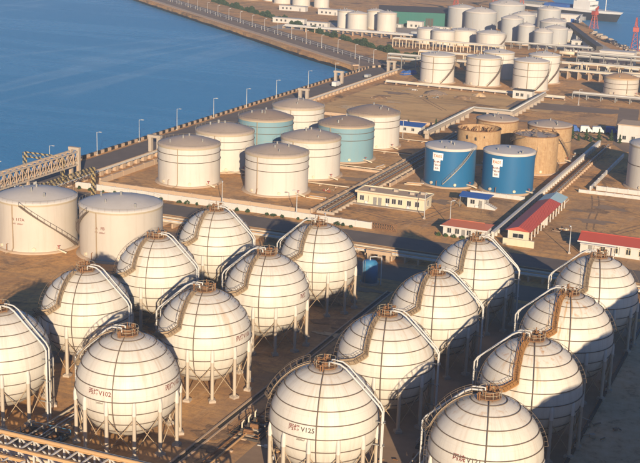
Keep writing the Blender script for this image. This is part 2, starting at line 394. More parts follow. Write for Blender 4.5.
# kerbs, drains
mb = MB().box(-31.4,-30.9,110,262,0,.35)
one('kerb_wall', mb, M['dark_steel'], 'long low dark kerb wall beside the gravel strip by the spheres', 'kerb')
dr = thing('drain_channel', 'narrow dark open drain channel running past the seaward sphere block', 'drain', (-83.2,120,0))
MB().box(-.45,.45,0,118,.002,.03).build('channel_bed', M['black_paint'], dr)
MB().box(-.75,-.45,0,118,0,.22).build('edge_kerb', M['concrete_warm'], dr)
MB().box(.45,.75,0,118,0,.22).build('edge_kerb', M['concrete_warm'], dr)

# ------------------------------------------------------------------ storage spheres
SR, SZ = 7.85, 9.05
def sphere_meshes(R=SR, Z=SZ, north=1):
    d = {}
    mb = MB(); prof = [(R*math.cos(R_(l)), R*math.sin(R_(l))) for l in [-90+180*i/40 for i in range(41)]]
    prof[0] = (.001, -R); prof[-1] = (.001, R); mb.lathe(prof, 72); d['shell'] = mb.mesh('shell', M['sphere_paint'])
    d['rings'] = []
    for lat in (72, 57.5, 43, 28.8, 14.5, 0.3, -14.3, -28.8, -43):
        r = (R+.10)*math.cos(R_(lat)); z = Z+(R+.10)*math.sin(R_(lat))
        d['rings'].append(MB().ring((0,0,z), r, .075, 72, 5).mesh('spray_ring', M['ring_steel']))
    d['riser'] = MB().tube([sph(165, l, R+.2, (0,0,Z)) for l in range(82, -50, -6)], .08, 6).mesh('spray_riser', M['ring_steel'])
    # leg, at local origin on its own spot: column, cover plate reaching up the shell, base plate
    d['leg'] = MB().tube([(0,0,.25),(0,0,Z-1.7)], .29, 12).mesh('leg', M['leg_paint'])
    d['cover'] = MB().tube([(0,0,Z-2.1),(0,0,Z-.9),(0,.12,Z-.1),(0,.24,Z+.1)], [.34,.34,.31,.12], 12).mesh('leg_cover', M['tank_white'])
    d['plinth'] = MB().obox((0,0,.2), (.58,.58,.2)).obox((0,0,.46), (.42,.42,.06)).mesh('plinth', M['concrete'])
    return d
def leg_spots(R): return [-187.7+30*k for k in range(12)]    # azimuths, +-15 deg around the grid axes
def braces(R, Z):
    out = []
    A = leg_spots(R)
    for k in range(12):
        a, b = A[k], A[k]+30
        p0, p1, q0_, q1 = pol(a,R,.9), pol(a,R,Z-2.6), pol(b,R,.9), pol(b,R,Z-2.6)
        out.append(MB().tube([p0,q1], .075, 5).tube([q0_,p1], .075, 5).mesh('brace', M['stair_steel']))
    return out
def stair_pts(R, Z):
    keys = [(-163,74,.55),(-172,48,.55),(-176,24,.6),(-165,15,.7),(-140,6,.8),(-112,-6,1.0)]
    out = []
    for (a0,l0,h0),(a1,l1,h1) in zip(keys, keys[1:]):
        for i in range(8):
            u = i/8; out.append((a0+(a1-a0)*u, l0+(l1-l0)*u, h0+(h1-h0)*u))
    out.append(keys[-1]); return [sph(a,l,R+h,(0,0,Z)) for a,l,h in out]
def stair_meshes(R, Z):
    pts = stair_pts(R, Z); c = Vector((0,0,Z)); tr = MB(); sl = []; sr = []; nl = []
    for i, p in enumerate(pts):
        d = (pts[min(i+1,len(pts)-1)]-pts[max(i-1,0)]).normalized(); nrm = (p-c).normalized(); side = d.cross(nrm).normalized()
        sl.append(p+side*.42); sr.append(p-side*.42); nl.append(nrm)
    for i in range(len(pts)-1):
        a, b, e, g = sl[i], sr[i], sr[i+1], sl[i+1]
        for u in (.15, .5, .85):
            m0 = a.lerp(g,u); m1 = b.lerp(e,u); tr.bar(m0, m1, .24, .05)
    stg = MB(); hr = MB()
    for S in (sl, sr):
        for i in range(len(S)-1): stg.bar(S[i], S[i+1], .07, .2)
        top = [p+Vector((0,0,.5))+n_*.55 for p, n_ in zip(S, nl)]
        hr.tube(top, .035, 4)
        for i in range(0, len(S), 2): hr.tube([S[i], top[i]], .035, 4)
    return stg.mesh('staircase', M['stair_steel']), tr.mesh('treads', M['stair_steel']), hr.mesh('handrail', M['ring_steel'])
def arc_rail(R, Z, azd, lo):
    mb = MB(); P0 = []; P1 = []
    for l in range(80, lo-1, -5):
        P0.append(sph(azd,l,R+.05,(0,0,Z))); P1.append(sph(azd,l,R+.6,(0,0,Z)))
    mb.tube(P1, .035, 4)
    for a, b in zip(P0, P1): mb.tube([a,b], .028, 4)
    return mb.mesh('guard_rail', M['ring_steel'])
def top_meshes(R, Z):
    zt = Z+R+.15; dk = MB()
    for k in range(10):
        a = 36*k; p = [pol(a,.8,zt),pol(a+36,.8,zt),pol(a+36,1.65,zt),pol(a,1.65,zt)]
        dk.add([*p, *[v-Vector((0,0,.12)) for v in p]], [(0,1,2,3),(7,6,5,4),(2,6,7,3),(0,4,5,1)])
    for k in range(6): dk.tube([pol(60*k,1.5,zt), pol(60*k,1.5,zt-.3)], .07, 5)
    rl = MB()
    for h in (.5, 1.0): rl.ring((0,0,zt+h), 1.62, .03, 20, 4)
    for k in range(10): rl.tube([pol(36*k,1.62,zt), pol(36*k,1.62,zt+1.0)], .028, 4)
    vl = MB(); rnd = random.Random(3)
    vl.lathe([(.6,zt-.4),(.6,zt+.3),(.72,zt+.3),(.72,zt+.42),(.001,zt+.46)], 14)
    for k in range(13):
        a = rnd.uniform(0,360); r = rnd.uniform(.7,1.9); h = rnd.uniform(.2,.9)
        vl.tube([pol(a,r,zt-.3), pol(a,r,zt+h)], rnd.uniform(.05,.13), 6)
        vl.obox(pol(a,r,zt+h), (rnd.uniform(.08,.22),.12,.1), a)
        vl.tube([pol(a,r,zt+h*.6), pol(a+40,r*.8,zt+h*.6)], .06, 5)
    vl.tube([pol(20,.4,zt+.5), pol(20,.4,zt+1.6)], .07, 6)
    return dk.mesh('platform', M['rust_steel']), rl.mesh('railing', M['roof_rim']), vl.mesh('valve_cluster', M['rust_steel'])
def pipe_mesh(R, Z, sgn, off, out, rad):
    zt = Z+R
    pts = [(sgn*.7,off,zt+.3),(sgn*.75,off,zt+.95),(sgn*1.1,off,zt+.95),(sgn*2.4,off,zt+.85),(sgn*3.3,off,zt+.35),(sgn*(out-.5),off,zt-4.3),(sgn*out,off,zt-5.1),(sgn*out,off,.4),(sgn*out,off,0)]
    mb = MB().tube(pts, rad, 8)
    return mb.mesh('vent_pipe', M['pipe_white'])
def make_text(body, size, mat):
    cu = bpy.data.curves.new('lettering', 'FONT'); cu.body = body; cu.size = size; cu.align_x = 'CENTER'; cu.align_y = 'CENTER'; cu.resolution_u = 2
    cu.offset = size*.018
    o = bpy.data.objects.new('lettering', cu); COL.objects.link(o)
    dg = bpy.context.evaluated_depsgraph_get(); me = bpy.data.meshes.new_from_object(o.evaluated_get(dg))
    bpy.data.objects.remove(o); me.materials.clear(); me.materials.append(M[mat]); me.name = 'lettering'; return me
def wrap_sphere(me, azd, lat, R, Z, du=0.0):
    for v in me.vertices:
        a = azd-math.degrees((v.co.x+du)/(R*math.cos(R_(lat)))); l = lat+math.degrees(v.co.y/R)
        v.co = sph(a, l, R+.03, (0,0,Z))
    return me
def wrap_cyl(me, azd, z, R, c=(0,0)):
    for v in me.vertices: v.co = pol(azd-math.degrees(v.co.x/R), R+.03, z+v.co.y, c)
    return me

plain('rust_orange', (.40, .20, .07), .85, var=.3, scale=1.2)
SM = sphere_meshes(); BR = braces(SR, SZ); ST = stair_meshes(SR, SZ); TP = top_meshes(SR, SZ)
ST2 = [m.copy() for m in ST]
for m in ST2: m.materials.clear(); m.materials.append(M['rust_orange'])
AR = [arc_rail(SR, SZ, -116, -5), arc_rail(SR, SZ, 76, 10)]
PIPES = {s: [pipe_mesh(SR, SZ, s, -.55, 9.0, .145), pipe_mesh(SR, SZ, s, .5, 8.8, .12)] for s in (-1, 1)}
SUP = {}
for s in (-1, 1):
    mb = MB()
    for z in (3.0, 6.5, 10.0): mb.bar((s*7.2,0,z), (s*9.3,0,z), .14, .14); mb.bar((s*9.0,-.7,z), (s*9.0,.7,z), .12, .12)
    SUP[s] = mb.mesh('pipe_bracket', M['grey_steel'])
def big_scale(me, k):
    m = me.copy(); m.transform(Matrix.Scale(k, 4)); return m
def sphere(x, y, sgn, label, rust, k=1.0, group='gas storage spheres standing on legs', turn=0.0):
    o = thing('storage_sphere', label, 'storage tank', (x,y,0), group)
    if k != 1: o.scale = (k,k,k)
    sh = link('shell', SM['shell'], o, (0,0,SZ), R_(random.choice((0,40,80,130,200)))); sh['rust'] = rust
    for m in SM['rings']: link('spray_ring', m, o)
    link('spray_riser', SM['riser'], o)
    for k_, a in enumerate(leg_spots(SR)):
        p = pol(a, SR, 0); lg = link('leg', SM['leg'], o, p, -R_(a)+math.pi)
        link('leg_cover', SM['cover'], lg); link('plinth', SM['plinth'], lg)
        link('brace', BR[k_], o)
    S_ = ST2 if rust > .7 else ST
    s = link('staircase', S_[0], o, None, turn); tag(link('treads', S_[1], s), kind='stuff'); link('handrail', S_[2], s)
    for m in AR: link('guard_rail', m, o)
    p = link('platform', TP[0], o, None, R_(random.uniform(0,90))); link('railing', TP[1], p); link('valve_cluster', TP[2], p)
    for m in PIPES[sgn]: link('vent_pipe', m, o)
    link('pipe_bracket', SUP[sgn], o)
    return o
SPH = {}
order = ['fourth', 'third', 'second', 'first']
def wording(i, col_, blk): return f'{col_} column of the {blk} sphere block, {order[i]} from the perimeter wall'
for i in range(4):
    for j, (x, cw_) in enumerate(((-117.2,'seaward'),(-93.8,'inland'))):
        ru = [[.25,.2],[.3,.35],[.25,.3],[.2,.25]][i][j]
        SPH['AB'[j]+str(i)] = sphere(x, 150.75+24.2*i, (1,-1)[j], f'white gas sphere, {cw_} column of the sea side block, {order[i]} from the white wall', ru, turn=R_(-66) if i == 0 else 0)
    for j, (x, cw_) in enumerate(((-62.4,'seaward'),(-38.55,'kerb side'))):
        ru = [[.25,.5],[.3,.85],[.65,1.0],[.3,.6]][i][j]
        SPH['CD'[j]+str(i)] = sphere(x, 152.6+25.2*i, (1,-1)[j], f'white gas sphere, {cw_} column of the gravel side block, {order[i]} from the road', ru, turn=R_(-66) if i == 0 else 0)
# larger spheres: added out of frame to cast shade on the kerb side spheres
for i, (x, y) in enumerate(((2,121),(2,148.2),(2,175.4))):
    o = thing('storage_sphere', f'unseen gas sphere added to shade the kerb side spheres, {["first","second","third"][i]} in line', 'storage tank', (x,y,0), 'unseen larger spheres added for their shade'); o.scale = (1.65,)*3
    sh = link('shell', SM['shell'], o, (0,0,SZ)); sh['rust'] = .3
    for m in SM['rings']: link('spray_ring', m, o)
    for a in leg_spots(SR): link('leg', SM['leg'], o, pol(a, SR, 0), -R_(a)+math.pi)
def sphere_text(key, azd, lat, red, black, small=True):
    o = SPH[key]
    if red:
        link('lettering', wrap_sphere(make_text(red, .95, 'red_text'), azd, lat, SR, SZ, -1.05 if black else 0), o)
    if black: link('lettering', wrap_sphere(make_text(black, .95, 'dark_text'), azd, lat, SR, SZ, 1.05), o)
    if small: link('lettering', wrap_sphere(make_text('2000m³', .42, 'dark_text'), azd, lat-11, SR, SZ, .1), o)
sphere_text('B0', -179, 8.5, '丙烯V102', ''); sphere_text('B0', 90, 8.5, '丙烯V102', '', False)
sphere_text('C0', -178, 8.8, '丙烯', 'V125'); sphere_text('D0', -176, 12.5, '丙烷', 'V121')
sphere_text('B1', 96, 8.5, '丙烯V103', '', False); sphere_text('B2', 96, 8.5, '丙烯', '', False)

# ------------------------------------------------------------------ cylindrical tanks
def helix_stair(o, R, a0, z0, a1, z1, mat='ring_steel', c=(0,0)):
    n = max(8, int(abs(a1-a0)/4)); P = [(a0+(a1-a0)*i/n, z0+(z1-z0)*i/n) for i in range(n+1)]
    tr = MB(); hr = MB(); sg = MB()
    for w in (.12, .78):
        L = [pol(a,R+w,z) for a,z in P]
        for i in range(n): sg.bar(L[i], L[i+1], .07, .26)
    for i in range(n*2):
        u = (i+.5)/(n*2); a = a0+(a1-a0)*u; z = z0+(z1-z0)*u; tr.bar(pol(a,R+.1,z), pol(a,R+.8,z), .25, .05)
    T = [pol(a,R+.8,z+1.0) for a,z in P]; hr.tube(T, .045, 4)
    for i in range(0, n+1, 2): hr.tube([pol(P[i][0],R+.8,P[i][1]), T[i]], .035, 4)
    s = sg.build('staircase', M[mat], o); hr.build('handrail', M[mat], s); tag(tr.build('treads', M[mat], s), kind='stuff')
def tank(x, y, R, H, apex, label, body='tank_white', roof='roof_tan', rings=(), pipe=None, stair=None, group=None, open_top=False,
         rim='roof_rim', rail=True, seg=56, base=True, name='storage_tank', stairmat='ring_steel', sink=1.0):
    o = thing(name, label, 'storage tank', (x,y,0), group)
    if base: MB().lathe([(R+.9,0),(R+.75,.35),(R-.2,.36)], seg).build('foundation', M['concrete_warm'], o)
    MB().lathe([(R,.2),(R,H)], seg).build('shell', M[body], o)
    if open_top:
        MB().lathe([(R-.05,H),(R-.05,H-sink-.1)], seg).build('inner_wall', M[body], o)
        MB().lathe([(R-.05,H-sink),(R*.5,H-sink+.15),(.001,H-sink+.2)], seg).build('floating_roof', M[roof], o)
        rm = MB().ring((0,0,H), R+.04, .12, seg, 5).build('rim', M[rim], o)
    else:
        pr = [(R+.12,H-.12),(R+.14,H+.05)]+[(R*(1-u), H+.05+(apex-H)*(1-(1-u)**1.7)) for u in (.1,.25,.45,.7,.999)]
        rf = MB().lathe(pr, seg).build('roof', M[roof], o)
        MB().lathe([(R+.15,H-.5),(R+.17,H-.1)], seg).build('rim_band', M[rim], o)
        v = MB(); rnd = random.Random(int(x*7+y))
        for k in range(3):
            a = rnd.uniform(90,270); r = rnd.uniform(.2,.85)*R; zz = H+.05+(apex-H)*(1-(r/R)**1.7)
            v.tube([pol(a,r,zz-.1), pol(a,r,zz+rnd.uniform(.5,1.0))], rnd.uniform(.15,.32), 7)
        v.tube([pol(0,.01,apex-.2), pol(0,.01,apex+.7)], .28, 8)
        v.build('roof_vent', M['grey_steel'], rf)
    if rail:
        rl = MB()
        if not open_top and R > 8:
            span = range(0, 360, 10)
            rl.ring((0,0,H+.85), R+.05, .02, 36, 4)
            for a in span: rl.tube([pol(a,R+.05,H-.1), pol(a,R+.05,H+.85)], .02, 4)
            rl.build('railing', M['roof_rim'], o)
    for z in rings: MB().ring((0,0,z), R+.10, .10, seg, 5).build('wind_girder', M['ring_steel'], o)
    if pipe is not None:
        MB().tube([pol(pipe,R+.2,H-.3), pol(pipe,R+.22,1.2), pol(pipe,R+.9,.5), pol(pipe+4,R+2.2,.3)], .13, 7).build('drain_pipe', M['stair_steel'], o)
    if stair: helix_stair(o, R, *stair, mat=stairmat)
    if R > 7 and seg > 50:
        MB().tube([pol(118,R-.1,.9), pol(118,R+2.2,.9), pol(114,R+3.2,.45)], .22, 8).build('inlet_pipe', M['pipe_cream'], o)
        MB().tube([pol(118,R+1.1,.9), pol(118,R+1.1,1.8)], .07, 6).ring((pol(118,R+1.1,0).x,pol(118,R+1.1,0).y,1.8), .35, .05, 12, 4).build('valve_wheel', M['red_paint'], o)
        MB().tube([pol(190,R+.05,1.9), pol(190,R+.5,1.9), pol(190,R+.55,.4)], .09, 6).build('sample_pipe', M['rust_steel'], o)
    for a in (150, 205): MB().tube([pol(a,R-.1,1.1), pol(a,R+.35,1.1)], .42, 10).build('manhole', M['pipe_cream'], o)
    return o
GRP = 'cream tanks in the seaside bund'
tw = [(0,11.2,13.2,'first'),(1,11.4,13.5,'second'),(2,11.2,13.4,'third'),(3,11.2,13.5,'fourth')]
for i, (y, yy) in enumerate(((307,309.9),(329,333.5),(357.5,361.4),(383,385.6))):
    w_ = tw[i][3]; blue = i == 2
    tank(-170, y, 8.85, tw[i][1], tw[i][2], f'{"pale blue tank with brown roof" if blue else "cream tank with tan roof"}, quay side of the bund, {w_} from white wall',
         'tank_lightblue' if blue else 'tank_white', 'roof_brown' if blue else 'roof_tan', (9.2,7.0), 172, group=GRP)
    tank(-143.7, yy, 8.9, tw[i][1], tw[i][2], f'{"pale blue tank with brown roof" if blue else "cream tank with tan roof"}, trench side of the bund, {w_} from white wall',
         'tank_lightblue' if blue else 'tank_white', 'roof_brown' if i >= 2 else 'roof_tan', (9.2,7.0), -169, group=GRP)
o = tank(-169.1, 232.9, 9.25, 11.5, 13.5, 'large cream tank with a dark stair slanting down its side by the truss pipe bridge', 'tank_cream', 'roof_pale', (), 180, (168,11.3,80,.4), group='two large cream tanks by the spheres')
link('lettering', wrap_cyl(make_text('B  117A', .95, 'red_text'), 172, 7.9, 9.25), o); link('lettering', wrap_cyl(make_text('NO  2000m³', .5, 'red_text'), 172, 6.9, 9.25), o)
o = tank(-148.4, 236.2, 9.45, 11.6, 13.5, 'large cream tank with its stair curling round the hidden side, next to the spheres', 'tank_cream', 'roof_pale', (), -177, (-164,11.3,-80,.4), group='two large cream tanks by the spheres')
link('lettering', wrap_cyl(make_text('A   FB', .95, 'red_text'), 178, 7.8, 9.45), o); link('lettering', wrap_cyl(make_text('NO  2000m³', .5, 'red_text'), 178, 6.8, 9.45), o)
def sign_board(o, R, body, azt):
    s = MB(); A = [azt+13-26*i/8 for i in range(9)]
    for i in range(8): s.add([pol(A[i],R+.05,10.1), pol(A[i+1],R+.05,10.1), pol(A[i+1],R+.05,8.1), pol(A[i],R+.05,8.1)], [(0,1,2,3)])
    A = [azt+9-16*i/8 for i in range(9)]
    for i in range(8): s.add([pol(A[i],R+.05,8.1), pol(A[i+1],R+.05,8.1), pol(A[i+1],R+.05,4.8), pol(A[i],R+.05,4.8)], [(0,1,2,3)])
    b = s.build('sign_board', M['sign_white'], o)
    link('lettering', wrap_cyl(make_text(body, 1.25, 'orange_text'), azt, 9.1, R+.04), b)
    for k in range(3): link('lettering', wrap_cyl(make_text(('禁止烟火','严禁火种','危险')[k], .62, 'red_text'), azt+1, 7.4-k*.95, R+.04), b)
o = tank(-103.7, 344, 7.45, 11.3, 11.9, 'bright blue tank with white signs and slanting pale stair by the pipe trench', 'tank_blue', 'roof_pale', (), None, (110,11.2,176,1.2), rim='roof_pale', stairmat='grey_steel', group='blue tanks with white signs')
sign_board(o, 7.45, 'TA05', -168)
o = tank(-86.4, 344.8, 7.4, 11.6, 12.2, 'bright blue tank with white sign boards behind the blue roofed gatehouse', 'tank_blue', 'roof_pale', (), None, (60,11.4,20,.4), rim='roof_pale', stairmat='grey_steel', group='blue tanks with white signs')
sign_board(o, 7.4, 'FA05', -168)
GR = 'rusty tanks behind the blue tanks'
t1 = tank(-105.3, 379.2, 6.9, 10.6, 11, 'rusty tan tank with collapsed dark roof and holes behind the blue tank', 'tank_rust', 'rust_steel', (), None, None, GR, True, rim='rust_steel', sink=2.2)
t3 = tank(-85.8, 374.4, 6.9, 11.6, 12, 'rusty tank with dark stair and littered roof between blue tank and pipe wall', 'tank_rust', 'roof_tan', (), None, (-164,11.3,95,.6), GR, True, rim='rust_steel', sink=.5)
tank(-104.5, 398, 6.9, 10.9, 12.2, 'tan tank with a low pale roof behind the collapsed tank', 'tank_rust', 'roof_tan', (), None, None, GR, rim='rust_steel')
tank(-86.2, 394.5, 7.1, 11.4, 12.6, 'orange streaked rusty tank with pale roof and stair behind the littered one', 'tank_rust', 'roof_tan', (6.5,), None, (160,10.9,100,.6), GR, rim='rust_steel')
rnd = random.Random(11)
for T_, R, H in ((t1,6.7,8.7),(t3,6.5,11.15)):
    mb = MB()
    for k in range(34):
        a = rnd.uniform(0,360); r = R*math.sqrt(rnd.random())*.95; h = rnd.uniform(.1,.55)
        mb.bar(pol(a,r,H+h), pol(a+rnd.uniform(-25,25),min(R,max(0.3,r+rnd.uniform(-2,2))),H+rnd.uniform(.2,1.3 if T_ is t3 else 2.6)), rnd.uniform(.2,.7), .08)
    tag(mb.build('roof_wreckage', M['rubble' if T_ is t3 else 'rust_steel'], T_))
mb = MB()
for a, z, w in ((196,8.6,.8),(172,8.3,.7),(150,8.9,.4),(140,5.5,.8)):
    for k in range(1): mb.add([pol(a-4*w,6.93,z-.8*w), pol(a+4*w,6.93,z-.8*w), pol(a+5*w,6.93,z+.5*w), pol(a-2*w,6.93,z+.9*w)], [(3,2,1,0)])
mb.build('shell_hole', M['black_paint'], t1)
GF = 'cream tanks beyond the sand field'
fl = [(-170.5,537.3,7.65,12.3,13.5,'nearest the quay road'),(-150.2,540.9,7.7,12.4,13.5,'second from the quay road'),(-128.5,540.6,7.75,12.6,14.0,'beside the small white hut')]
for x,y,R,H,a,w in fl:
    tank(x,y,R,H,a, f'cream tank with two dark girders along the sand field, {w}', 'tank_white','roof_pale',(9.2,6.3),176,(70,11.6,150,.4),GF, rail=False, seg=44)
tank(-128.7,565.7,7.2,12.5,14,'cream tank behind the tank beside the small white hut','tank_white','roof_pale',(9.2,),176,(70,11.6,150,.4),GF,rail=False,seg=44)
tank(-150.2,566,7.2,12,13.4,'cream tank in the second line beyond the sand field, between two others','tank_white','roof_pale',(9.2,),176,None,GF,rail=False,seg=44)
GG = 'tanks of the far storage yard'
far = [(-182.3,667.3,7.8,9.6,11.2,'tank_white','cream far tank with a slanting stair in front of the grey tanks',(70,8.6,165,.3)),
 (-210.7,671.1,6.45,8.4,9.2,'tank_white','cream far tank with low roof, middle of three beside the elevated walkway',None),
 (-221.5,677,6.4,8.4,9.2,'tank_white','cream far tank with low roof, seaward end of three beside the elevated walkway',None),
 (-202,682,7.0,8.6,9.6,'tank_white','cream far tank with low roof, inland end of three beside the elevated walkway',None),
 (-229.3,767,8.9,13.3,15.2,'tank_grey','large grey far tank next to the green shed',None),
 (-214,757,9.9,12.4,15.2,'tank_grey','broad grey far tank with low cone roof, second from the green shed',None),
 (-207,792,11.5,15.0,18.0,'tank_grey','broadest grey far tank with wide cone roof behind its neighbours',None),
 (-184.6,720.7,6.5,13.2,15.2,'tank_grey','tall pale grey far tank, first of the close file of three',None),
 (-172.5,706.7,4.75,11,12.6,'tank_grey','slim pale grey far tank, second of the close file of three',None),
 (-160.4,697.6,5.4,9.2,11.4,'tank_grey','pale grey far tank with tan roof, third of the close file of three',None),
 (-187,757,7.2,12.5,14.6,'tank_grey','grey far tank behind the file of three, seaward end',None),
 (-166,745,7.8,10.5,12.6,'tank_grey','grey far tank behind the file of three, in the middle',None),
 (-184,812,7.6,12,14.0,'tank_grey','grey far tank farthest back by the red cranes',None),
 (-158.5,722,6.6,9.2,11.0,'tank_grey','grey far tank behind the file of three, inland end',None),
 (-156.3,741,5.0,6.0,7.5,'tank_grey','small low grey far tank by the dock sheds',None)]
for x,y,R,H,a,b,l,s in far: tank(x,y,R,H,a,l,b,'roof_pale',(),None,s,GG,rail=False,seg=36,rim='roof_grey')
GW = 'white far tanks by the green shed'
for x,y,R,H,a,l in [(-289.2,720.9,5.6,10.6,11.6,'seaward pair, rear one'),(-278.3,711.7,6.1,10.6,11.8,'seaward pair, front one'),(-273,729,5.5,11.2,12.4,'inland pair, rear one'),(-261.5,717.7,5.95,11.5,12.6,'inland pair, front one')]:
    tank(x,y,R,H,a,'white far tank before the green shed, '+l,'tank_white','roof_pale',(),None,None,GW,rail=False,seg=36)
for x,y,R,H,l in [(-425,862,6.5,12,'seaward end'),(-408,862,5,11,'second from the sea'),(-392,850,7,12,'third from the sea'),(-372,838,6.5,12,'fourth from the sea'),(-356,838,5.5,11,'inland end')]:
    tank(x,y,R,H,H+1,'cream far tank behind the causeway hedge, '+l,'tank_white','roof_pale',(),None,None,'far tanks behind the causeway hedge',rail=False,seg=32)
tank(-90.2,548.3,7.4,7.6,9.4,'low cream tank with orange rusty roof beside the grey pipe rack','tank_cream','roof_orange',(5.4,3.2),150,None,'low tanks by the pipe rack',rail=False)
tank(-71,552,7.4,7.6,9.4,'low cream tank partly hidden beside the orange roofed tank','tank_cream','roof_orange',(5.4,3.2),150,None,'low tanks by the pipe rack',rail=False)
tank(-47.5,371,9.3,13.0,15.0,'tall pale tank inside the low walled bund by the asphalt','tank_white','roof_pale',(7.2,),None,None)

# ------------------------------------------------------------------ quay: striped parapet, inner wall, lamps, pillars
def wall_blocks(name, label, a, b, h, th, step, mats, gap=.03):
    """a wall made of separate blocks laid from a to b"""
    a, b = Vector((*a,0)), Vector((*b,0)); L = (b-a).length; d = (b-a)/L; n_ = max(1, round(L/step)); st_ = L/n_
    o = thing(name, label, 'wall', a, None, math.atan2(d.y, d.x))
    ms = [MB().box(gap,st_-gap,-th/2,th/2,0,h+(.0 if k == 0 else .05)).mesh('block', M[m]) for k, m in enumerate(mats)]
    for i in range(n_): link('block', ms[i % len(ms)], o, (i*st_,0,0))
    return o
wall_blocks('quay_parapet', 'black and cream striped parapet along the edge of the quay', (-212.3,258), (-212.3,560), .95, .7, 2.0, ('concrete_warm','black_paint'))
wall_blocks('quay_parapet', 'black and cream striped parapet turning round the harbour corner', (-212.3,560.6), (-206,572), .95, .7, 2.0, ('black_paint','concrete_warm'))
cwl = thing('causeway_kerb', 'long low concrete edging on the water side of the causeway', 'kerb', q0)
for s in range(8, 700, 12):
    m = link('block', bpy.data.meshes.get('kerb_block') or MB().box(.05,11.95,1.2,4.6,0,.5).mesh('kerb_block', M['concrete_warm']), cwl, cw*s, math.atan2(cw.y, cw.x))
    m.rotation_euler.z = math.atan2(cw.y, cw.x); m.scale.y = -1
rl = thing('pipe_wall', 'low pipeway wall between the quay road and the tank bund', 'wall', (-196,250,0))
MB().box(-.3,.3,0,305,0,.7).build('wall', M['concrete'], rl)
for k in range(76): link('post', bpy.data.meshes.get('pw_post') or MB().box(-.45,.45,0,1.6,.0,1.5).mesh('pw_post', M['concrete_warm']), rl, (.9,4*k+1,0))
for j, (dx, z, r, m) in enumerate(((1.0,1.8,.26,'pipe_cream'),(1.7,1.75,.2,'pipe_white'),(.3,1.75,.2,'pipe_orange'))):
    MB().tube([(dx,0,z),(dx,305,z)], r, 8).build('pipe', M[m], rl)
def make_lamp(h, arm):
    o = link('lamp_post', None)
    MB().tube([(0,0,0),(0,0,h)], [.13,.07], 7).build('pole', M['lamp_white'], o)
    MB().obox((0,0,.2), (.3,.3,.2)).build('base', M['concrete'], o)
    MB().bar((0,0,h-.1), (arm,0,h+.1), .09).build('arm', M['lamp_white'], o)
    MB().obox((arm,0,h+.08), (.42,.17,.09)).build('lamp_head', M['lamp_white'], o)
    return o
lp = make_lamp(7.4, 1.3)
quay_y = [273,298,323,348,373,400,427,454,486,516,545]
for i, y in enumerate(quay_y):
    o = lp if i == 0 else copy_tree(lp); o.location = (-213.0+.0,y,0) if False else (-211.4,y,0)
    tag(o, 'slim white lamp post on the quay beside the striped parapet', 'lamp post', 'quay lamp posts')
cwpost = make_lamp(7.0, 1.0)
s = 14
for i in range(30):
    o = cwpost if i == 0 else copy_tree(cwpost); o.location = cwp(12+i*21, 14.2); o.rotation_euler.z = math.atan2(cn.y, cn.x)
    tag(o, 'slim pale post along the middle of the causeway road', 'lamp post', 'posts along the causeway')
cf = thing('causeway_fence', 'pale pipe fence running between the causeway posts', 'fence', q0)
mb = MB()
for z in (1.1, 2.1): mb.tube([cw*12+cn*14.2+Vector((0,0,z)), cw*640+cn*14.2+Vector((0,0,z))], .09, 5)
mb.build('rail', M['lamp_white'], cf)
pm = MB().box(-.08,.08,-.08,.08,0,2.2).mesh('fence_post', M['lamp_white'])
for i in range(60): link('post', pm, cf, cw*(12+i*10.5+5)+cn*14.2)
for i, (x, y) in enumerate([(-206,507),(-198.5,554),(-199,337),(-198.5,452)]):
    o = thing('concrete_portal', ['cream concrete pipe portal on the quay road near the harbour corner','cream concrete pipe portal where the quay road bends','cream concrete pipe portal behind the first bund tank','cream concrete pipe portal halfway along the quay road'][i], 'pipe support', (x,y,0), 'concrete portals')
    for dx in (-1.5, 1.5): MB().box(dx-.55,dx+.55,-.6,.6,0,4.6).build('column', M['concrete'], o)
    MB().box(-2.3,2.3,-.7,.7,4.6,5.4).build('beam', M['concrete'], o)
# white van, car and tanker on the quay road
def vehicle(x, y, rz, L, W, H, label, cat, body, name, cab=None):
    o = thing(name, label, cat, (x,y,0), None, rz)
    mb = MB(); w = W/2
    prof = [(-L/2,.45),(-L/2,H*.92),(-L/2+.25,H),(L*.22,H),(L*.36,H*.62),(L/2-.1,H*.52),(L/2,.45)]
    n = len(prof); mb.add([(x_,-w,z) for x_,z in prof]+[(x_,w,z) for x_,z in prof], [tuple(range(n))[::1], tuple(range(n,2*n))[::-1]]+[(i,i+n,(i+1)%n+n,(i+1)%n) for i in range(n)])
    mb.build('body', M[body], o)
    g = MB(); g.add([(L*.23,-w+.12,H-.08),(L*.23,w-.12,H-.08),(L*.355,w-.12,H*.64),(L*.355,-w+.12,H*.64)], [(3,2,1,0)])
    for v in g.v[:]: pass
    g.v = [(a+.03,b,c_+.03) for a,b,c_ in g.v]; g.build('windscreen', M['glass'], o)
    for sx in (-.32,.32):
        for sy in (-1,1):
            MB().tube([(sx*L,sy*(w-.2),.38),(sx*L,sy*(w+.02),.38)], .38, 12).build('wheel', M['tyre'], o)
    return o
vehicle(-203,497,R_(90),5.4,2.0,2.3,'small white van on the quay road near the concrete portal','van','ship_white','parked_van')
vehicle(-204,276,R_(90),7,2.4,3.0,'white box truck on the quay road under the truss bridge','truck','ship_white','box_truck')
vehicle(-201,530,R_(90),4.6,1.9,1.6,'pale car on the quay road short of the road bend','car','tank_grey','parked_car')

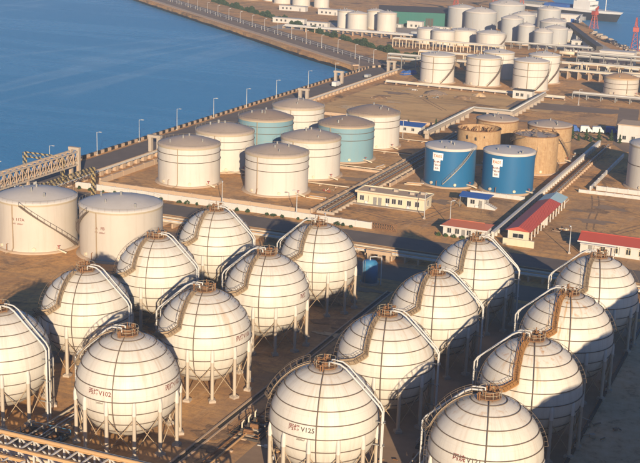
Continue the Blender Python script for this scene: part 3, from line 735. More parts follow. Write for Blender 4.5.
# hazard gantries over the road
def gantry(p, q, h, label):
    p, q = Vector((*p,0)), Vector((*q,0)); o = thing('height_gantry', label, 'gantry', p, 'yellow and black height gantries'); d = q-p
    for e in (Vector((0,0,0)), d):
        mb = MB()
        for a, b in ((-.5,-.5),(.5,-.5),(.5,.5),(-.5,.5)): mb.bar(e+Vector((a*.7,b*.7,0)), e+Vector((a*.7,b*.7,h)), .16)
        for k in range(int(h/1.2)):
            mb.bar(e+Vector((-.35,-.35,k*1.2)), e+Vector((.35,-.35,k*1.2+1.2)), .10); mb.bar(e+Vector((.35,-.35,k*1.2)), e+Vector((.35,.35,k*1.2+1.2)), .10)
        mb.build('post', M['hazard'], o)
    mb = MB(); n_ = int(d.length/1.5)
    sd = Vector((-d.y,d.x,0)).normalized()*.35
    for s_ in (-1,1):
        for z in (h-1.3,h): mb.bar(sd*s_+Vector((0,0,z)), sd*s_+d+Vector((0,0,z)), .18)
        for k in range(n_):
            a = d*(k/n_); b = d*((k+1)/n_); z0, z1 = (h-1.3,h) if k % 2 else (h,h-1.3)
            mb.bar(a+sd*s_+Vector((0,0,z0)), b+sd*s_+Vector((0,0,z1)), .11)
    mb.build('beam', M['hazard'], o)
gantry((-211,285.5), (-198.3,285.5), 7.8, 'yellow and black striped gantry spanning the quay road beyond the truss bridge')
gantry((-184,247), (-184,279), 7.7, 'long yellow and black striped gantry behind the large cream tanks')

# lattice pipe bridges
def lattice_bridge(label, x0, x1, y0, y1, zb, zt, bay, colstep, along, chord='pipe_cream', web='pipe_white', pipes=3, name='pipe_bridge', group=None, nocol=False):
    o = thing(name, label, 'pipe bridge', (x0,y0,0), group)
    W = (y1-y0) if along == 'x' else (x1-x0); L = (x1-x0) if along == 'x' else (y1-y0)
    def P(s, w, z): return Vector((s,w,z)) if along == 'x' else Vector((w,s,z))
    n_ = round(L/bay); b = L/n_
    ch = MB()
    for w in (0, W):
        for z in (zb, zt): ch.bar(P(0,w,z), P(L,w,z), .36, .42)
    ch.build('chord', M[chord], o)
    wb = MB()
    for k in range(n_+1):
        for w in (0, W): wb.bar(P(k*b,w,zb), P(k*b,w,zt), .22)
        for z in (zb, zt): wb.bar(P(k*b,0,z), P(k*b,W,z), .2)
    for k in range(n_):
        for w in (0, W):
            wb.bar(P(k*b,w,zt), P((k+1)*b,w,zb), .18)
            if name == 'truss_bridge': wb.bar(P(k*b,w,zb), P((k+1)*b,w,zt), .18)
    wb.build('lattice', M[web], o)
    for j in range(pipes):
        w = W*(j+.7)/(pipes+.4); r = (.22,.3,.18,.25)[j % 4]
        MB().tube([P(0,w,zb+.3+r), P(L,w,zb+.3+r)], r, 8).build('pipe', M[('pipe_orange','pipe_cream','pipe_white')[j % 3]], o)
    k = 0
    while k*colstep <= L+.01 and not nocol:
        for w in (0, W): MB().bar(P(k*colstep,w,0), P(k*colstep,w,zb-.2), .55).build('column', M[web], o)
        k += 1
    return o
o = lattice_bridge('pale steel truss bridge carrying pipes beside the quay road', -200.5,-198,222,293,4.3,8.0,2.6,23.5,'y','concrete','concrete_warm',3,'truss_bridge')
for yy in (70.9,):
    MB().box(-.5,.4,yy-.5,yy+.4,0,8.5).build('end_post', M['concrete'], o); MB().box(2.1,3.0,yy-.5,yy+.4,0,8.5).build('end_post', M['concrete'], o)
    MB().box(-.5,3.0,yy-.6,yy+.5,8.5,9.2).build('end_beam', M['concrete'], o)
lowr = lattice_bridge('lattice pipe rack with orange pipes in front of the first sphere row', -168,-66,129.6,133.2,3.6,5.9,2.5,10,'x','pipe_orange','pipe_white',4,'pipe_rack')
for j, (w, r) in enumerate(((2.9,.3),(3.6,.2))): MB().tube([(0,w,6.15+r),(102,w,6.15+r)], r, 8).build('pipe', M[('pipe_orange','pipe_cream')[j]], lowr)
lowr2 = lattice_bridge('lower lattice pipe rack with orange chords running in front of the tall rack', -168,-96,125.6,127.6,3.3,5.6,2.5,10,'x','pipe_orange','pipe_white',2,'pipe_rack')

# ground pipeways: sleepers carry the pipes
def pipeway(label, x0, x1, y0, y1, along, n, z=.9, step=4.0, mats=('pipe_cream','pipe_white','pipe_orange','grey_steel'), r=.2, smat='concrete_warm', group='ground pipeways', name='pipeway'):
    o = thing(name, label, 'pipes', (x0,y0,0), group); W = (y1-y0) if along == 'x' else (x1-x0); L = (x1-x0) if along == 'x' else (y1-y0)
    def P(s, w, z): return Vector((s,w,z)) if along == 'x' else Vector((w,s,z))
    sm = MB().bar(P(0,0,z/2-.05), P(0,W,z/2-.05), .4, z-.1).mesh('sleeper', M[smat])
    for k in range(int(L/step)+1): link('sleeper', sm, o, P(k*step,0,0))
    rnd = random.Random(int(abs(x0*3+y0)))
    for j in range(n):
        w = W*(j+.5)/n; rr = r*rnd.choice((.6,.8,1,1.25))
        pts = [P(0,w,z+rr-.02), P(L,w,z+rr-.02)]
        MB().tube(pts, rr, 7).build('pipe', M[mats[j % len(mats)]], o)
    return o
pipeway('cream pipe bundle on sleepers crossing between the spheres and the service road', -190,20,259.5,263.5,'x',5,1.3,3.2,r=.26)
pipeway('row of thin dark pipes on low sleepers along the service road verge', -190,20,266.2,269,'x',4,.5,2.2,('rust_steel','stair_steel'),.13)
pipeway('pipe trench bundle between the cream tanks and the blue tanks', -123.5,-118.5,292,432,'y',6,.8,2.6,('grey_steel','rust_steel','stair_steel'),.22,'concrete')
pipeway('pipes on sleepers beside the white pipe wall past the rusty tanks', -73.2,-71,333,425,'y',3,.8,3,('rust_steel','grey_steel'),.18)
pipeway('long white pipe line in front of the tanks beyond the sand field', -188,-108,517.5,519,'x',2,.7,5,('pipe_white','pipe_cream'),.42)
pipeway('pipes on tall sleepers behind the tanks beyond the sand field', -196,-60,582,590,'x',6,3.6,5,('pipe_white','pipe_cream','grey_steel'),.3)
pipeway('white pipes along the far tank yard', -320,-230,694,698,'x',3,1.2,6,('pipe_white','pipe_cream'),.5)
pipeway('white pipes before the white far tanks', -300,-232,683,685,'x',2,2.4,6,('pipe_white',),.6)
# between-column headers under the spheres
for i, (x, l) in enumerate(((-105.5,'dark pipe header between the columns of the block nearer the sea'),(-50.5,'dark pipe header between the columns of the block nearer the gravel strip'))):
    pipeway(l, x-1.6, x+1.6, 142, 257, 'y', 4, .7, 4, ('pipe_cream','rust_steel','pipe_white','grey_steel'), .2)
pipeway('rusty orange pipes on sleepers in the gap beside the drain', -80,-77.4,140,258,'y',2,.35,4.5,('rust_steel','pipe_orange'),.14)

# elevated grey pipe racks of the far plant
def flat_rack(label, x0, x1, y0, y1, z, bay, group='elevated pipe racks of the far plant', m='grey_steel', levels=1):
    o = thing('pipe_rack', label, 'pipe rack', (x0,y0,0), group); L = x1-x0; W = y1-y0; n_ = max(1, round(L/bay)); b = L/n_
    fm = MB()
    for w in (0, W): fm.bar((0,w,0), (0,w,z), .4)
    for lv in range(levels): fm.bar((0,0,z-lv*1.8), (0,W,z-lv*1.8), .4)
    me = fm.mesh('frame', M[m])
    for k in range(n_+1): link('frame', me, o, (k*b,0,0))
    for lv in range(levels):
        for j in range(4): MB().tube([(0,W*(j+.5)/4,z-lv*1.8+.45), (L,W*(j+.5)/4,z-lv*1.8+.45)], (.3,.2,.25,.18)[j], 7).build('pipe', M[('pipe_white','grey_steel','pipe_cream','grey_steel')[j]], o)
        mb = MB()
        for w in (0, W): mb.bar((0,w,z-lv*1.8), (L,w,z-lv*1.8), .3, .4)
        mb.build('girder', M[m], o)
    return o
flat_rack('grey elevated pipe rack in front of the orange roofed tank', -106,-40,524,528,2.3,6)
flat_rack('cream elevated pipe rack between the tanks and the white hall', -122,-50,606,611,4.4,5,m='pipe_cream')
flat_rack('grey double pipe rack beside the white hall', -128,-60,636,641,6,7,levels=2)
flat_rack('cream pipe rack on many posts before the three far tanks', -232,-170,648,653,4.6,4,m='pipe_cream')
flat_rack('grey pipe rack behind the first tank beyond the sand field', -205,-176,566,570,6.5,7,levels=2)

# concrete conveyor gallery by the rusty tanks
o = thing('pipe_gallery', 'pale raised concrete pipe gallery zigzagging past the rusty tanks to the white hut', 'pipe gallery', (-131,404,0))
for (x0,x1,y0,y1) in ((-.9,.9,0,54.4),(-.9,16.2,54.5,56.2),(14.4,16.2,56.3,110)): MB().box(x0,x1,y0,y1,1.9,3.0).build('deck', M['concrete'], o)
for k in range(9): MB().box(-.7,.7,k*6+1,k*6+1.7,0,1.9).build('pier', M['concrete'], o)
for k in range(1,3): MB().box(k*6,k*6+.7,54.7,56,0,1.9).build('pier', M['concrete'], o)
for k in range(9): MB().box(14.6,16,k*6+58,k*6+58.7,0,1.9).build('pier', M['concrete'], o)
MB().tube([(.45,0,3.3),(.45,55.6,3.3),(15.6,55.6,3.3),(15.6,110,3.3)], .3, 8).build('pipe', M['pipe_white'], o); MB().tube([(-.35,0,3.25),(-.35,55,3.25),(14.9,55,3.25),(14.9,110,3.25)], .24, 8).build('pipe', M['grey_steel'], o)
# white pipe wall past the blue tanks
o = thing('pipe_wall', 'long white capped pipe wall on piers between red roofed shed and rusty tanks', 'wall', (-75.4,290,0))
MB().box(-.35,.35,0,136,1.3,1.9).build('cap', M['wall_white'], o)
pr = MB().box(-.3,.3,0,.6,0,1.3).mesh('pier', M['wall_white'])
for k in range(46): link('pier', pr, o, (0,k*3+.2,0))
MB().tube([(-.9,0,1.0),(-.9,136,1.0)], .3, 8).build('pipe', M['pipe_white'], o)

# ------------------------------------------------------------------ walls and bunds
def panel_wall(name, label, x0, y0, x1, y1, h, th, step, mat, pier=.12, cap=True, cat='wall'):
    a, b = Vector((x0,y0,0)), Vector((x1,y1,0)); L = (b-a).length; d = (b-a)/L; n_ = max(1, round(L/step)); st_ = L/n_
    o = thing(name, label, cat, a, None, math.atan2(d.y,d.x))
    pm_ = MB().box(.22,st_-.02,-th/2,th/2,0,h).mesh('panel', M[mat]); pp = MB().box(-.02,.2,-th/2-pier,th/2+pier,0,h+.12).mesh('pier', M[mat])
    for i in range(n_): link('panel', pm_, o, (i*st_,0,0)); link('pier', pp, o, (i*st_,0,0))
    link('pier', pp, o, (L,0,0))
    return o
panel_wall('perimeter_wall', 'long white panelled perimeter wall in front of the cream tank bund', -193,284,-105.2,284,1.65,.3,4.2,'wall_white')
rg = thing('railing_fence', 'short brown railing fence at the end of the white perimeter wall', 'fence', (-104.9,284.2,0))
for z in (.3,1.0,1.7): MB().bar((0,0,z), (6.4,0,z), .12).build('rail', M['rust_steel'], rg)
for k in range(11): MB().box(k*.64-.06,k*.64+.06,-.06,.06,0,1.8).build('post', M['rust_steel'], rg)
panel_wall('bund_wall', 'low earth coloured bund wall along the front of the cream tanks', -189,290,-124.6,290,1.1,.5,6,'concrete_warm',.05)
panel_wall('bund_wall', 'low earth coloured bund wall along the trench side of the cream tanks', -124.6,291,-124.6,428,1.1,.5,6,'concrete_warm',.05)
panel_wall('bund_wall', 'low earth coloured bund wall along the quay side of the cream tanks', -189.6,291,-189.6,432,1.5,.6,6,'concrete_warm',.05)
panel_wall('bund_wall', 'low earth coloured bund wall closing the far end of the cream tank bund', -189,430,-125,430,1.1,.5,6,'concrete_warm',.05)
panel_wall('bund_wall', 'low divider wall across the cream tank bund', -188.5,345.6,-125.4,345.6,.7,.4,6,'concrete_warm',.05)
panel_wall('bund_wall', 'low earth coloured bund wall on the pipe trench side of the blue tanks', -117,330,-117,420,1.0,.4,5,'concrete_warm',.05)
panel_wall('bund_wall', 'low cream wall with square gaps in front of the blue tanks', -94,333.6,-78.5,333.6,1.1,.35,1.8,'wall_white',.05)
panel_wall('bund_wall', 'low white block wall in front of the pale walled tank', -67,352,-34,352,.9,.4,2.5,'wall_white',.08)
panel_wall('bund_wall', 'thin white wall running back beside the pale walled tank', -64.5,356,-64.5,410,1.2,.4,6,'wall_white',.04)
panel_wall('bund_wall', 'white wall with pilasters behind the pale walled tank bund', -63,357.4,-36,357.4,1.3,.4,3,'wall_white',.1)

# ------------------------------------------------------------------ buildings
def window(o, x, y, z, w, h, face, mat='wall_white', arch=False):
    """frame standing proud of the wall with a recessed dark pane"""
    fr = MB(); t_ = .12; d = .06
    def B(a0,a1,z0,z1,d0,d1):
        if face == 'y': return (x+a0,x+a1,y-d1,y-d0,z+z0,z+z1)
        return (x+d0,x+d1,y+a0,y+a1,z+z0,z+z1)
    fr.box(*B(-w/2-t_,-w/2,-t_,h+t_,0,d)); fr.box(*B(w/2,w/2+t_,-t_,h+t_,0,d)); fr.box(*B(-w/2,w/2,-t_,0,0,d+.05)); fr.box(*B(-w/2,w/2,h,h+t_,0,d))
    f = fr.build('window', M[mat], o); MB().box(*B(-w/2,w/2,0,h,0,.02)).build('pane', M['glass'], f)
    MB().box(*B(-.04,.04,0,h,.021,.05)).build('mullion', M[mat], f)
    if arch:
        mb = MB(); pts = [(w/2*math.cos(R_(k*18)), h+w/2*math.sin(R_(k*18))) for k in range(11)]
        mb.add([(x+a,y-.02,z+b) for a,b in pts], [tuple(range(11))]); mb.build('arch_pane', M['glass'], f)
def door(o, x, y, w, h, face='y'):
    d = (MB().box(x-w/2,x+w/2,y-.05,y,.05,h) if face == 'y' else MB().box(x,x+.05,y-w/2,y+w/2,.05,h)).build('door', M['grey_steel'], o)
    (MB().box(x+w*.3,x+w*.36,y-.11,y-.05,1,1.15) if face == 'y' else MB().box(x+.05,x+.11,y+w*.3,y+w*.36,1,1.15)).build('handle', M['dark_steel'], d)
# cream office with flat roof
o = thing('office_building', 'low cream office building with flat roof and a row of small windows', 'building', (-118.3,307.5,0))
MB().box(0,19.2,0,6.2,0,3.1).build('wall', M['wall_cream'], o)
MB().box(-.5,19.7,-.5,6.7,3.1,3.35).build('roof', M['concrete_warm'], o)
mb = MB().box(-.5,19.7,-.5,-.3,3.35,3.65).box(-.5,19.7,6.5,6.7,3.35,3.65).box(-.5,-.3,-.3,6.5,3.35,3.65).box(19.5,19.7,-.3,6.5,3.35,3.65); mb.build('parapet', M['wall_cream'], o)
for x in (1.4,8.8,10.6,12.4,14.9,17.2): window(o,x,0,1.0,1.1,1.3,'y','wall_white')
for x in (5.2,6.6): door(o,x,0,1.0,2.2)
window(o,19.2,3,1.0,1.2,1.3,'x')
MB().box(-1.0,19.6,-1.6,-.05,0,.14).build('step', M['concrete'], o)
for k, (x, y) in enumerate(((3,2),(9,4),(14,3),(16.5,4.6))): MB().box(x,x+1.2,y,y+.8,3.36,4.0).build('roof_unit', M['concrete'], o)
# blue roofed gatehouse
o = thing('gatehouse', 'small white gatehouse with a blue roof in front of the blue tanks', 'building', (-90.5,318.5,0))
MB().box(0,4.8,0,4.4,0,2.9).build('wall', M['wall_white'], o)
mb = MB().add([(-2.2,-.9,3.0),(6.0,-.9,3.0),(6.0,2.2,3.75),(-2.2,2.2,3.75),(6.0,5.2,3.0),(-2.2,5.2,3.0),(-2.2,-.9,2.88),(6,-.9,2.88),(6,5.2,2.88),(-2.2,5.2,2.88)],
              [(0,1,2,3),(3,2,4,5),(6,9,8,7),(0,6,7,1),(4,8,9,5),(1,7,8,4,2),(0,3,5,9,6)]); mb.build('roof', M['roof_blue'], o)
window(o,1.5,0,1.1,1.2,1.1,'y'); door(o,3.7,0,.9,2.1); window(o,4.8,2.2,1.1,1.3,1.1,'x')
for x in (-1.9,): MB().box(x,x+.15,-.7,-.55,0,2.88).build('post', M['grey_steel'], o)
ob = thing('stair_ramp', 'small white stepped ramp beside the blue roofed gatehouse', 'stairs', (-85.6,318.4,0))
for k in range(6): MB().box(k*.5,k*.5+.5,0,2.2,0,1.5-k*.22).build('step', M['wall_white'], ob)
# red roofed long shed with open columns
o = thing('long_shed', 'long open sided shed with bright red roof and pale blue end section', 'building', (-71.6,290,0))
MB().box(0,.25,0,41,0,3.0).build('wall', M['wall_white'], o)
MB().box(.25,5.2,0,.25,0,3.0).build('gable_wall', M['wall_cream'], o)
MB().box(.25,5.2,20,20.2,0,3.0).build('inner_wall', M['wall_white'], o)
for k in range(13): MB().box(4.95,5.2,.3+3.35*k,.6+3.35*k,0,3.0).build('column', M['wall_white'], o)
MB().box(4.9,5.25,.26,41,2.7,3.02).build('eaves_beam', M['wall_white'], o)
def gable(y0, y1, m, nm):
    mb = MB().add([(-.6,y0,3.05),(5.8,y0,3.05),(2.6,y0,4.1),(-.6,y1,3.05),(5.8,y1,3.05),(2.6,y1,4.1)], [(0,1,2),(5,4,3),(1,4,5,2),(0,2,5,3),(0,3,4,1)]); return mb.build(nm, M[m], o)
rf = gable(-.5,33.2,'roof_red','roof'); gable(33.25,41.5,'roof_teal','end_roof')
rb = MB().box(-.02,.02,0,1,0,.05)
for k in range(33): MB().add([(2.62,k,4.11),(5.8,k,3.07),(5.8,k+.08,3.07),(2.62,k+.08,4.11),(2.62,k,4.17),(5.8,k,3.13),(5.8,k+.08,3.13),(2.62,k+.08,4.17)], [(4,5,6,7),(0,1,5,4),(7,6,2,3),(1,2,6,5)]).build('roof_rib', M['roof_red'], rf)
window(o,2.6,0,1.2,2.6,1.0,'y')
one('plinth_wall', MB().box(-71.9,-64.2,286.6,287.0,0,1.7), M['wall_cream'], 'low cream wall in front of the red roofed shed gable', 'wall')
# low building with brick red roof
def tiled_house(x0, x1, y0, y1, h, rise, label, wins, arch, roofm='roof_tile_red', hip=0.0):
    o = thing('low_building', label, 'building', (x0,y0,0)); L = x1-x0; W = y1-y0
    MB().box(0,L,0,W,0,h).build('wall', M['wall_white'], o)
    e = .6
    mb = MB().add([(-e,-e,h+.02),(L+e,-e,h+.02),(L+e,W+e,h+.02),(-e,W+e,h+.02),(-e+hip,W/2,h+rise),(L+e-hip,W/2,h+rise)],
                  [(0,1,5,4),(2,3,4,5),(1,2,5),(3,0,4),(3,2,1,0)])
    mb.build('roof', M[roofm], o); MB().tube([(-e+hip,W/2,h+rise+.02),(L+e-hip,W/2,h+rise+.02)], .14, 6).build('ridge', M[roofm], o)
    MB().box(-e-.05,L+e+.05,-e-.15,-e,h-.2,h+.08).build('gutter', M['wall_white'], o)
    for x in wins: window(o,x,0,.9,1.0,1.2,'y','wall_white' if not arch else 'wall_cream', arch)
    return o
o = tiled_house(-87.3,-76.6,287.2,293,2.7,1.0,'low white building with dull red tiled roof beside the seaward end of the shed',(1.6,3.6,6.6,8.8),False,hip=1.6); door(o,5.2,0,.9,2.1)
o = tiled_house(-53.6,-18,289.4,295.6,2.9,1.5,'long white building with red roof and arched windows behind the sphere block',(5.4,8.4,11.4,14.4,17.4,20.4,23.4,26.4),True,'roof_red'); door(o,2.4,0,1.0,2.1)
one('front_canopy', MB().box(-53.4,-45,287.6,288.75,2.5,2.7).box(-53.2,-53,287.7,287.9,0,2.5).box(-45.4,-45.2,287.7,287.9,0,2.5), M['wall_white'], 'white flat canopy over the door of the arched window building', 'canopy')
# blue roofed shed by the pipe gallery
o = thing('pump_shed', 'low white shed with a blue roof behind the cream tanks', 'building', (-146.5,412,0))
MB().box(0,11,0,4.5,0,2.4).build('wall', M['wall_white'], o)
MB().add([(-.4,-.4,2.45),(11.4,-.4,2.45),(11.4,5,3.0),(-.4,5,3.0),(-.4,-.4,2.6),(11.4,-.4,2.6),(11.4,5,3.15),(-.4,5,3.15)], [(4,5,6,7),(3,2,1,0),(0,1,5,4),(1,2,6,5),(2,3,7,6),(3,0,4,7)]).build('roof', M['roof_blue'], o)
for x in (2,5,8): window(o,x,0,.8,1.0,1.0,'y')
# far huts and halls
def hut(x0, x1, y0, y1, h, label, wall='wall_white', roof='concrete', wins=(), rh=.3, name='hut', ov=.3):
    o = thing(name, label, 'building', (x0,y0,0)); L, W = x1-x0, y1-y0
    MB().box(0,L,0,W,0,h).build('wall', M[wall], o); MB().box(-ov,L+ov,-ov,W+ov,h+.01,h+rh).build('roof', M[roof], o)
    for x in wins: window(o,x,0,1.0,1.2,1.3,'y',wall)
    door(o, L*.8, 0, 1.0, min(2.1,h-.2)); return o
hut(-128.5,-120.2,511,515,3.4,'small white hut with dark flat roof at the foot of the cream tank','wall_white','dark_steel',(2,4))
hut(-119,-101.5,648,656,6.6,'plain white hall behind the elevated pipe racks','wall_white','roof_pale',(),.3,'white_hall')
hut(-71.5,-58,437,447,6,'white building with tan roof and dark window beside the asphalt road','wall_white','concrete_warm',(2.4,5.5,9))
hut(-259,-249,748,752,4.2,'white container office in front of the green shed','wall_white','wall_white',(3,6),.15)
hut(-275,-262,746,750,1.8,'low white annex in front of the green shed','wall_white','wall_white',(),.15)
hut(-243,-232,750,753,1.8,'low white annex between the green shed and the grey tanks','wall_white','wall_white',(),.15)
hut(-148,-135,716,723,3.2,'white dock shed with open front beside the smallest grey tank','wall_white','wall_white',(3,6))
hut(-147,-134,690,696,3,'low white dock shed with grey flat roof','wall_white','roof_pale',(3,7,10))
hut(-188,-173,858,866,5,'pale dock warehouse beside the moored ship','wall_white','roof_pale',(4,))
hut(-133,-122,668,674,3,'small tan dock office behind the white hall','wall_cream','concrete_warm',(3,6))
# green shed
o = thing('green_shed', 'long green sheet metal shed with dark roof next to grey tanks', 'building', (-281,756,0), None, math.atan2(14,42))
MB().box(0,46,0,26,0,8.6).build('wall', M['green_sheet'], o)
MB().add([(-.6,-.6,8.65),(46.6,-.6,8.65),(46.6,13,11.2),(-.6,13,11.2),(46.6,26.6,8.65),(-.6,26.6,8.65)], [(0,1,2,3),(3,2,4,5),(1,4,2),(0,3,5)]).build('roof', M['dark_steel'], o)
rbm = MB().box(-.12,.12,-.14,-.01,0,8.5).mesh('wall_rib', M['green_sheet'])
for k in range(23): link('wall_rib', rbm, o, (1+k*2,0,0))
MB().box(8,13,-.1,-.01,0,5).build('door', M['dark_steel'], o); MB().box(30,35,-.1,-.01,0,5).build('door', M['dark_steel'], o)

# ------------------------------------------------------------------ vegetation
def leaf_cloud(mb, fn, n, size, rnd):
    for _ in range(n):
        p = fn(); u = Vector((rnd.uniform(-1,1),rnd.uniform(-1,1),rnd.uniform(-1,1))).normalized(); w = u.orthogonal().normalized(); s_ = size*rnd.uniform(.5,1.3)
        mb.add([p-u*s_, p+w*s_*.6, p+u*s_, p-w*s_*.6], [(0,1,2,3)])
def conifer(x, y, h, r, label, grp, seed):
    rnd = random.Random(seed); o = thing('conifer_tree', label, 'tree', (x,y,0), grp)
    MB().tube([(0,0,0),(0,0,h*.9)], [.14,.03], 6).build('trunk', M['bark'], o)
    def fn():
        u = rnd.random()**1.4; z = h*(.1+.9*u); rr = r*(1-u)*(.65+.35*math.sin(z*5+seed))*math.sqrt(rnd.uniform(.25,1)); a = rnd.uniform(0,6.283)
        return Vector((rr*math.cos(a), rr*math.sin(a), z))
    mb = MB(); leaf_cloud(mb, fn, 420, .26, rnd); mb.build('crown', M['leaf_dark'], o)
nm = ['first','second','third','fourth','fifth','sixth','seventh']
for i, (x, y, h) in enumerate([(-86.4,433,4.6),(-83.8,431,2.6),(-81.5,433,4.2),(-79.5,431,2.2),(-77.3,434,4.4),(-73.5,437,3.9),(-70,434,3.0)]):
    conifer(x, y, h, h*.3, f'dark conifer by the road behind the rusty tanks, {nm[i]} from the orange streaked tank', 'conifers by the east road', i+1)
for i, (x, y, h) in enumerate([(-146.3,417.6,3.8),(-142.2,417.8,3.6),(-133.6,423,4.0)]):
    conifer(x, y, h, h*.28, ['dark conifer behind the seaward end of the blue roofed shed','dark conifer behind the middle of the blue roofed shed','dark conifer beside the pale pipe gallery'][i], 'conifers by the pump shed', 20+i)
def shrub(x, y, r, h, label, grp, seed, m='leaf_dark', n=110):
    rnd = random.Random(seed); o = thing('shrub', label, 'shrub', (x,y,0), grp)
    def fn():
        a = rnd.uniform(0,6.283); b = math.asin(rnd.uniform(0,1)); q = r*rnd.uniform(.55,1)
        return Vector((q*math.cos(a)*math.cos(b), q*math.sin(a)*math.cos(b), .1+h*math.sin(b)*rnd.uniform(.6,1)))
    mb = MB(); leaf_cloud(mb, fn, n, .2, rnd); mb.build('foliage', M[m], o)
    MB().tube([(0,0,0),(.1,.05,h*.6)], [.05,.02], 5).build('stem', M['bark'], o)
for i in range(26):
    shrub(-190+3.25*i+random.uniform(-1.5,1.5), 283.0+random.uniform(-.35,.2), random.uniform(.3,.95), random.uniform(.35,1.0), 'small dark shrub at the foot of the long white perimeter wall', 'shrubs along the white wall', 40+i)
for i in range(7): shrub(-88+2.1*i+random.uniform(-.4,.4), 286.3, .7, .8, 'small dark shrub under the windows of the dull red roofed building', 'shrubs by the low building', 80+i, 'leaf_mid')
def hedge(label, s0, s1, w, seed, h=2.4):
    rnd = random.Random(seed); o = thing('hedge', label, 'hedge', cwp(s0,w)); L = s1-s0; mb = MB()
    def fn():
        s_ = rnd.uniform(0,L); k = (.75+.35*math.sin(s_*.21+seed)+.2*math.sin(s_*.63)); a = rnd.uniform(0,math.pi); q = math.sqrt(rnd.uniform(.35,1))
        return cw*s_+cn*(1.8*math.cos(a)*q*k)+Vector((0,0,max(.1,h*k*math.sin(a)*q)))
    leaf_cloud(mb, fn, int(L*60), .55, rnd); mb.build('foliage', M['leaf_dark'], o)
    st_ = MB()
    for k in range(int(L/3)): st_.tube([cw*(k*3+1), cw*(k*3+1)+Vector((0,0,1.3))], .07, 4)
    st_.build('stem', M['bark'], o)
hedge('long dark hedge behind the causeway road nearest the harbour corner', 20, 110, 43, 1, 3.2)
hedge('long dark hedge behind the middle of the causeway road', 118, 178, 42, 2, 3.2)
hedge('long dark hedge behind the far stretch of the causeway road', 182, 345, 46, 3, 3.4)

# ------------------------------------------------------------------ small equipment among the spheres
o = thing('process_vessel', 'blue upright vessel beside the pipe bundle behind the spheres', 'vessel', (-89.3,241.5,0))
MB().lathe([(.001,.5),(1.75,.5),(1.75,4.6),(1.3,5.1),(.001,5.3)], 24).build('shell', M['blue_vessel_paint'], o)
MB().lathe([(2.1,0),(2.1,.5),(.001,.5)], 20, smooth=False).build('base', M['concrete'], o)
MB().tube([(0,0,5.2),(0,0,6),(1.2,0,6.2),(2.6,0,6.2),(2.6,0,0)], .14, 7).build('outlet_pipe', M['pipe_white'], o)
MB().bar((-.9,-1.6,0), (-.9,-1.85,5.6), .08).bar((-.4,-1.7,0), (-.4,-1.95,5.6), .08).build('ladder', M['grey_steel'], o)
o = thing('valve_block', 'cream concrete pipe support block where the pipe bundle passes the spheres', 'pipe support', (-96.5,258,0))
MB().box(0,6,0,.9,1.6,2.4).build('beam', M['concrete_warm'], o); MB().box(.2,1.0,.05,.85,0,1.6).build('column', M['concrete_warm'], o); MB().box(4.8,5.6,.05,.85,0,1.6).build('column', M['concrete_warm'], o)
rnd = random.Random(5)
def pump_skid(x, y, rz, label, railm='blue_vessel_paint'):
    o = thing('pump_skid', label, 'pump', (x,y,0), 'pump skids in railed sumps', rz)
    MB().box(-3.6,3.6,-2.4,2.4,.0,.12).build('sump_floor', M['black_paint'], o)
    k = MB().box(-3.8,3.8,-2.6,-2.4,0,.35).box(-3.8,3.8,2.4,2.6,0,.35).box(-3.8,-3.6,-2.4,2.4,0,.35).box(3.6,3.8,-2.4,2.4,0,.35); k.build('kerb', M['dark_steel'], o)
    for j in range(3):
        x0 = -2.4+j*2.3
        p = MB().tube([(x0,-.9,.75),(x0,.5,.75)], .38, 10).build('motor', M['rust_steel'], o); MB().tube([(x0,.6,.75),(x0,1.0,.75)], .5, 10).build('casing', M['dark_steel'], p)
        MB().box(x0-.5,x0+.5,-1.1,1.3,.12,.4).build('bedplate', M['concrete'], o)
        MB().tube([(x0,.9,1.2),(x0,.9,2.0),(x0+.7,.9,2.2)], .13, 7).build('discharge_pipe', M['pipe_cream'], o)
    r = MB()
    for z in (.6,1.15): r.tube([(-3.7,-2.5,z),(3.7,-2.5,z),(3.7,2.5,z),(-3.7,2.5,z)], .05, 5, True)
    for a,b in ((-3.7,-2.5),(0,-2.5),(3.7,-2.5),(3.7,2.5),(0,2.5),(-3.7,2.5),(-3.7,0),(3.7,0)): r.tube([(a,b,.1),(a,b,1.15)], .05, 5)
    r.build('railing', M[railm], o)
pump_skid(-105.5,144.5,0,'pump skid with pale blue railing between the lattice rack and the first spheres')
pump_skid(-78,162,R_(90),'rusty pump skid in the gap between the two sphere blocks','rust_steel')
pump_skid(-50.6,146,0,'pump skid between the first spheres of the block nearer the gravel strip','grey_steel')
pump_skid(-50.6,171,R_(90),'pump skid between the second spheres of the block nearer the gravel strip','grey_steel')
pump_skid(-105.5,176,R_(90),'pump skid between the third and second spheres of the block nearer the sea','grey_steel')
def debris(x, y, n, spread, label, mats, seed):
    rnd = random.Random(seed); o = thing('scrap_pile', label, 'scrap', (x,y,0), 'scrap and pipe offcuts lying about')
    for j in range(n):
        a = rnd.uniform(0,6.28); p = Vector((rnd.gauss(0,spread*.5), rnd.gauss(0,spread*.5), rnd.uniform(.1,.35))); L = rnd.uniform(.4,2.2)
        if rnd.random() < .6: MB().tube([p, p+Vector((L*math.cos(a),L*math.sin(a),rnd.uniform(-.05,.3)))], rnd.uniform(.06,.16), 6).build('pipe_offcut', M[rnd.choice(mats)], o)
        else: MB().obox(p, (rnd.uniform(.2,.6),rnd.uniform(.15,.4),rnd.uniform(.1,.3)), a).build('scrap_block', M[rnd.choice(mats)], o)
debris(-71.5,158,14,3.2,'orange scrap pipes and blocks beside the drain and the sphere legs',('pipe_orange','rust_steel','red_paint','pipe_white'),1)
debris(-52.5,160,18,3.4,'orange rusty scrap lying between the first spheres of the inland block',('pipe_orange','rust_steel','red_paint'),2)
debris(-70.5,186,10,3,'scattered scrap beside the second sphere of the inland block',('rust_steel','dark_steel','pipe_cream'),3)
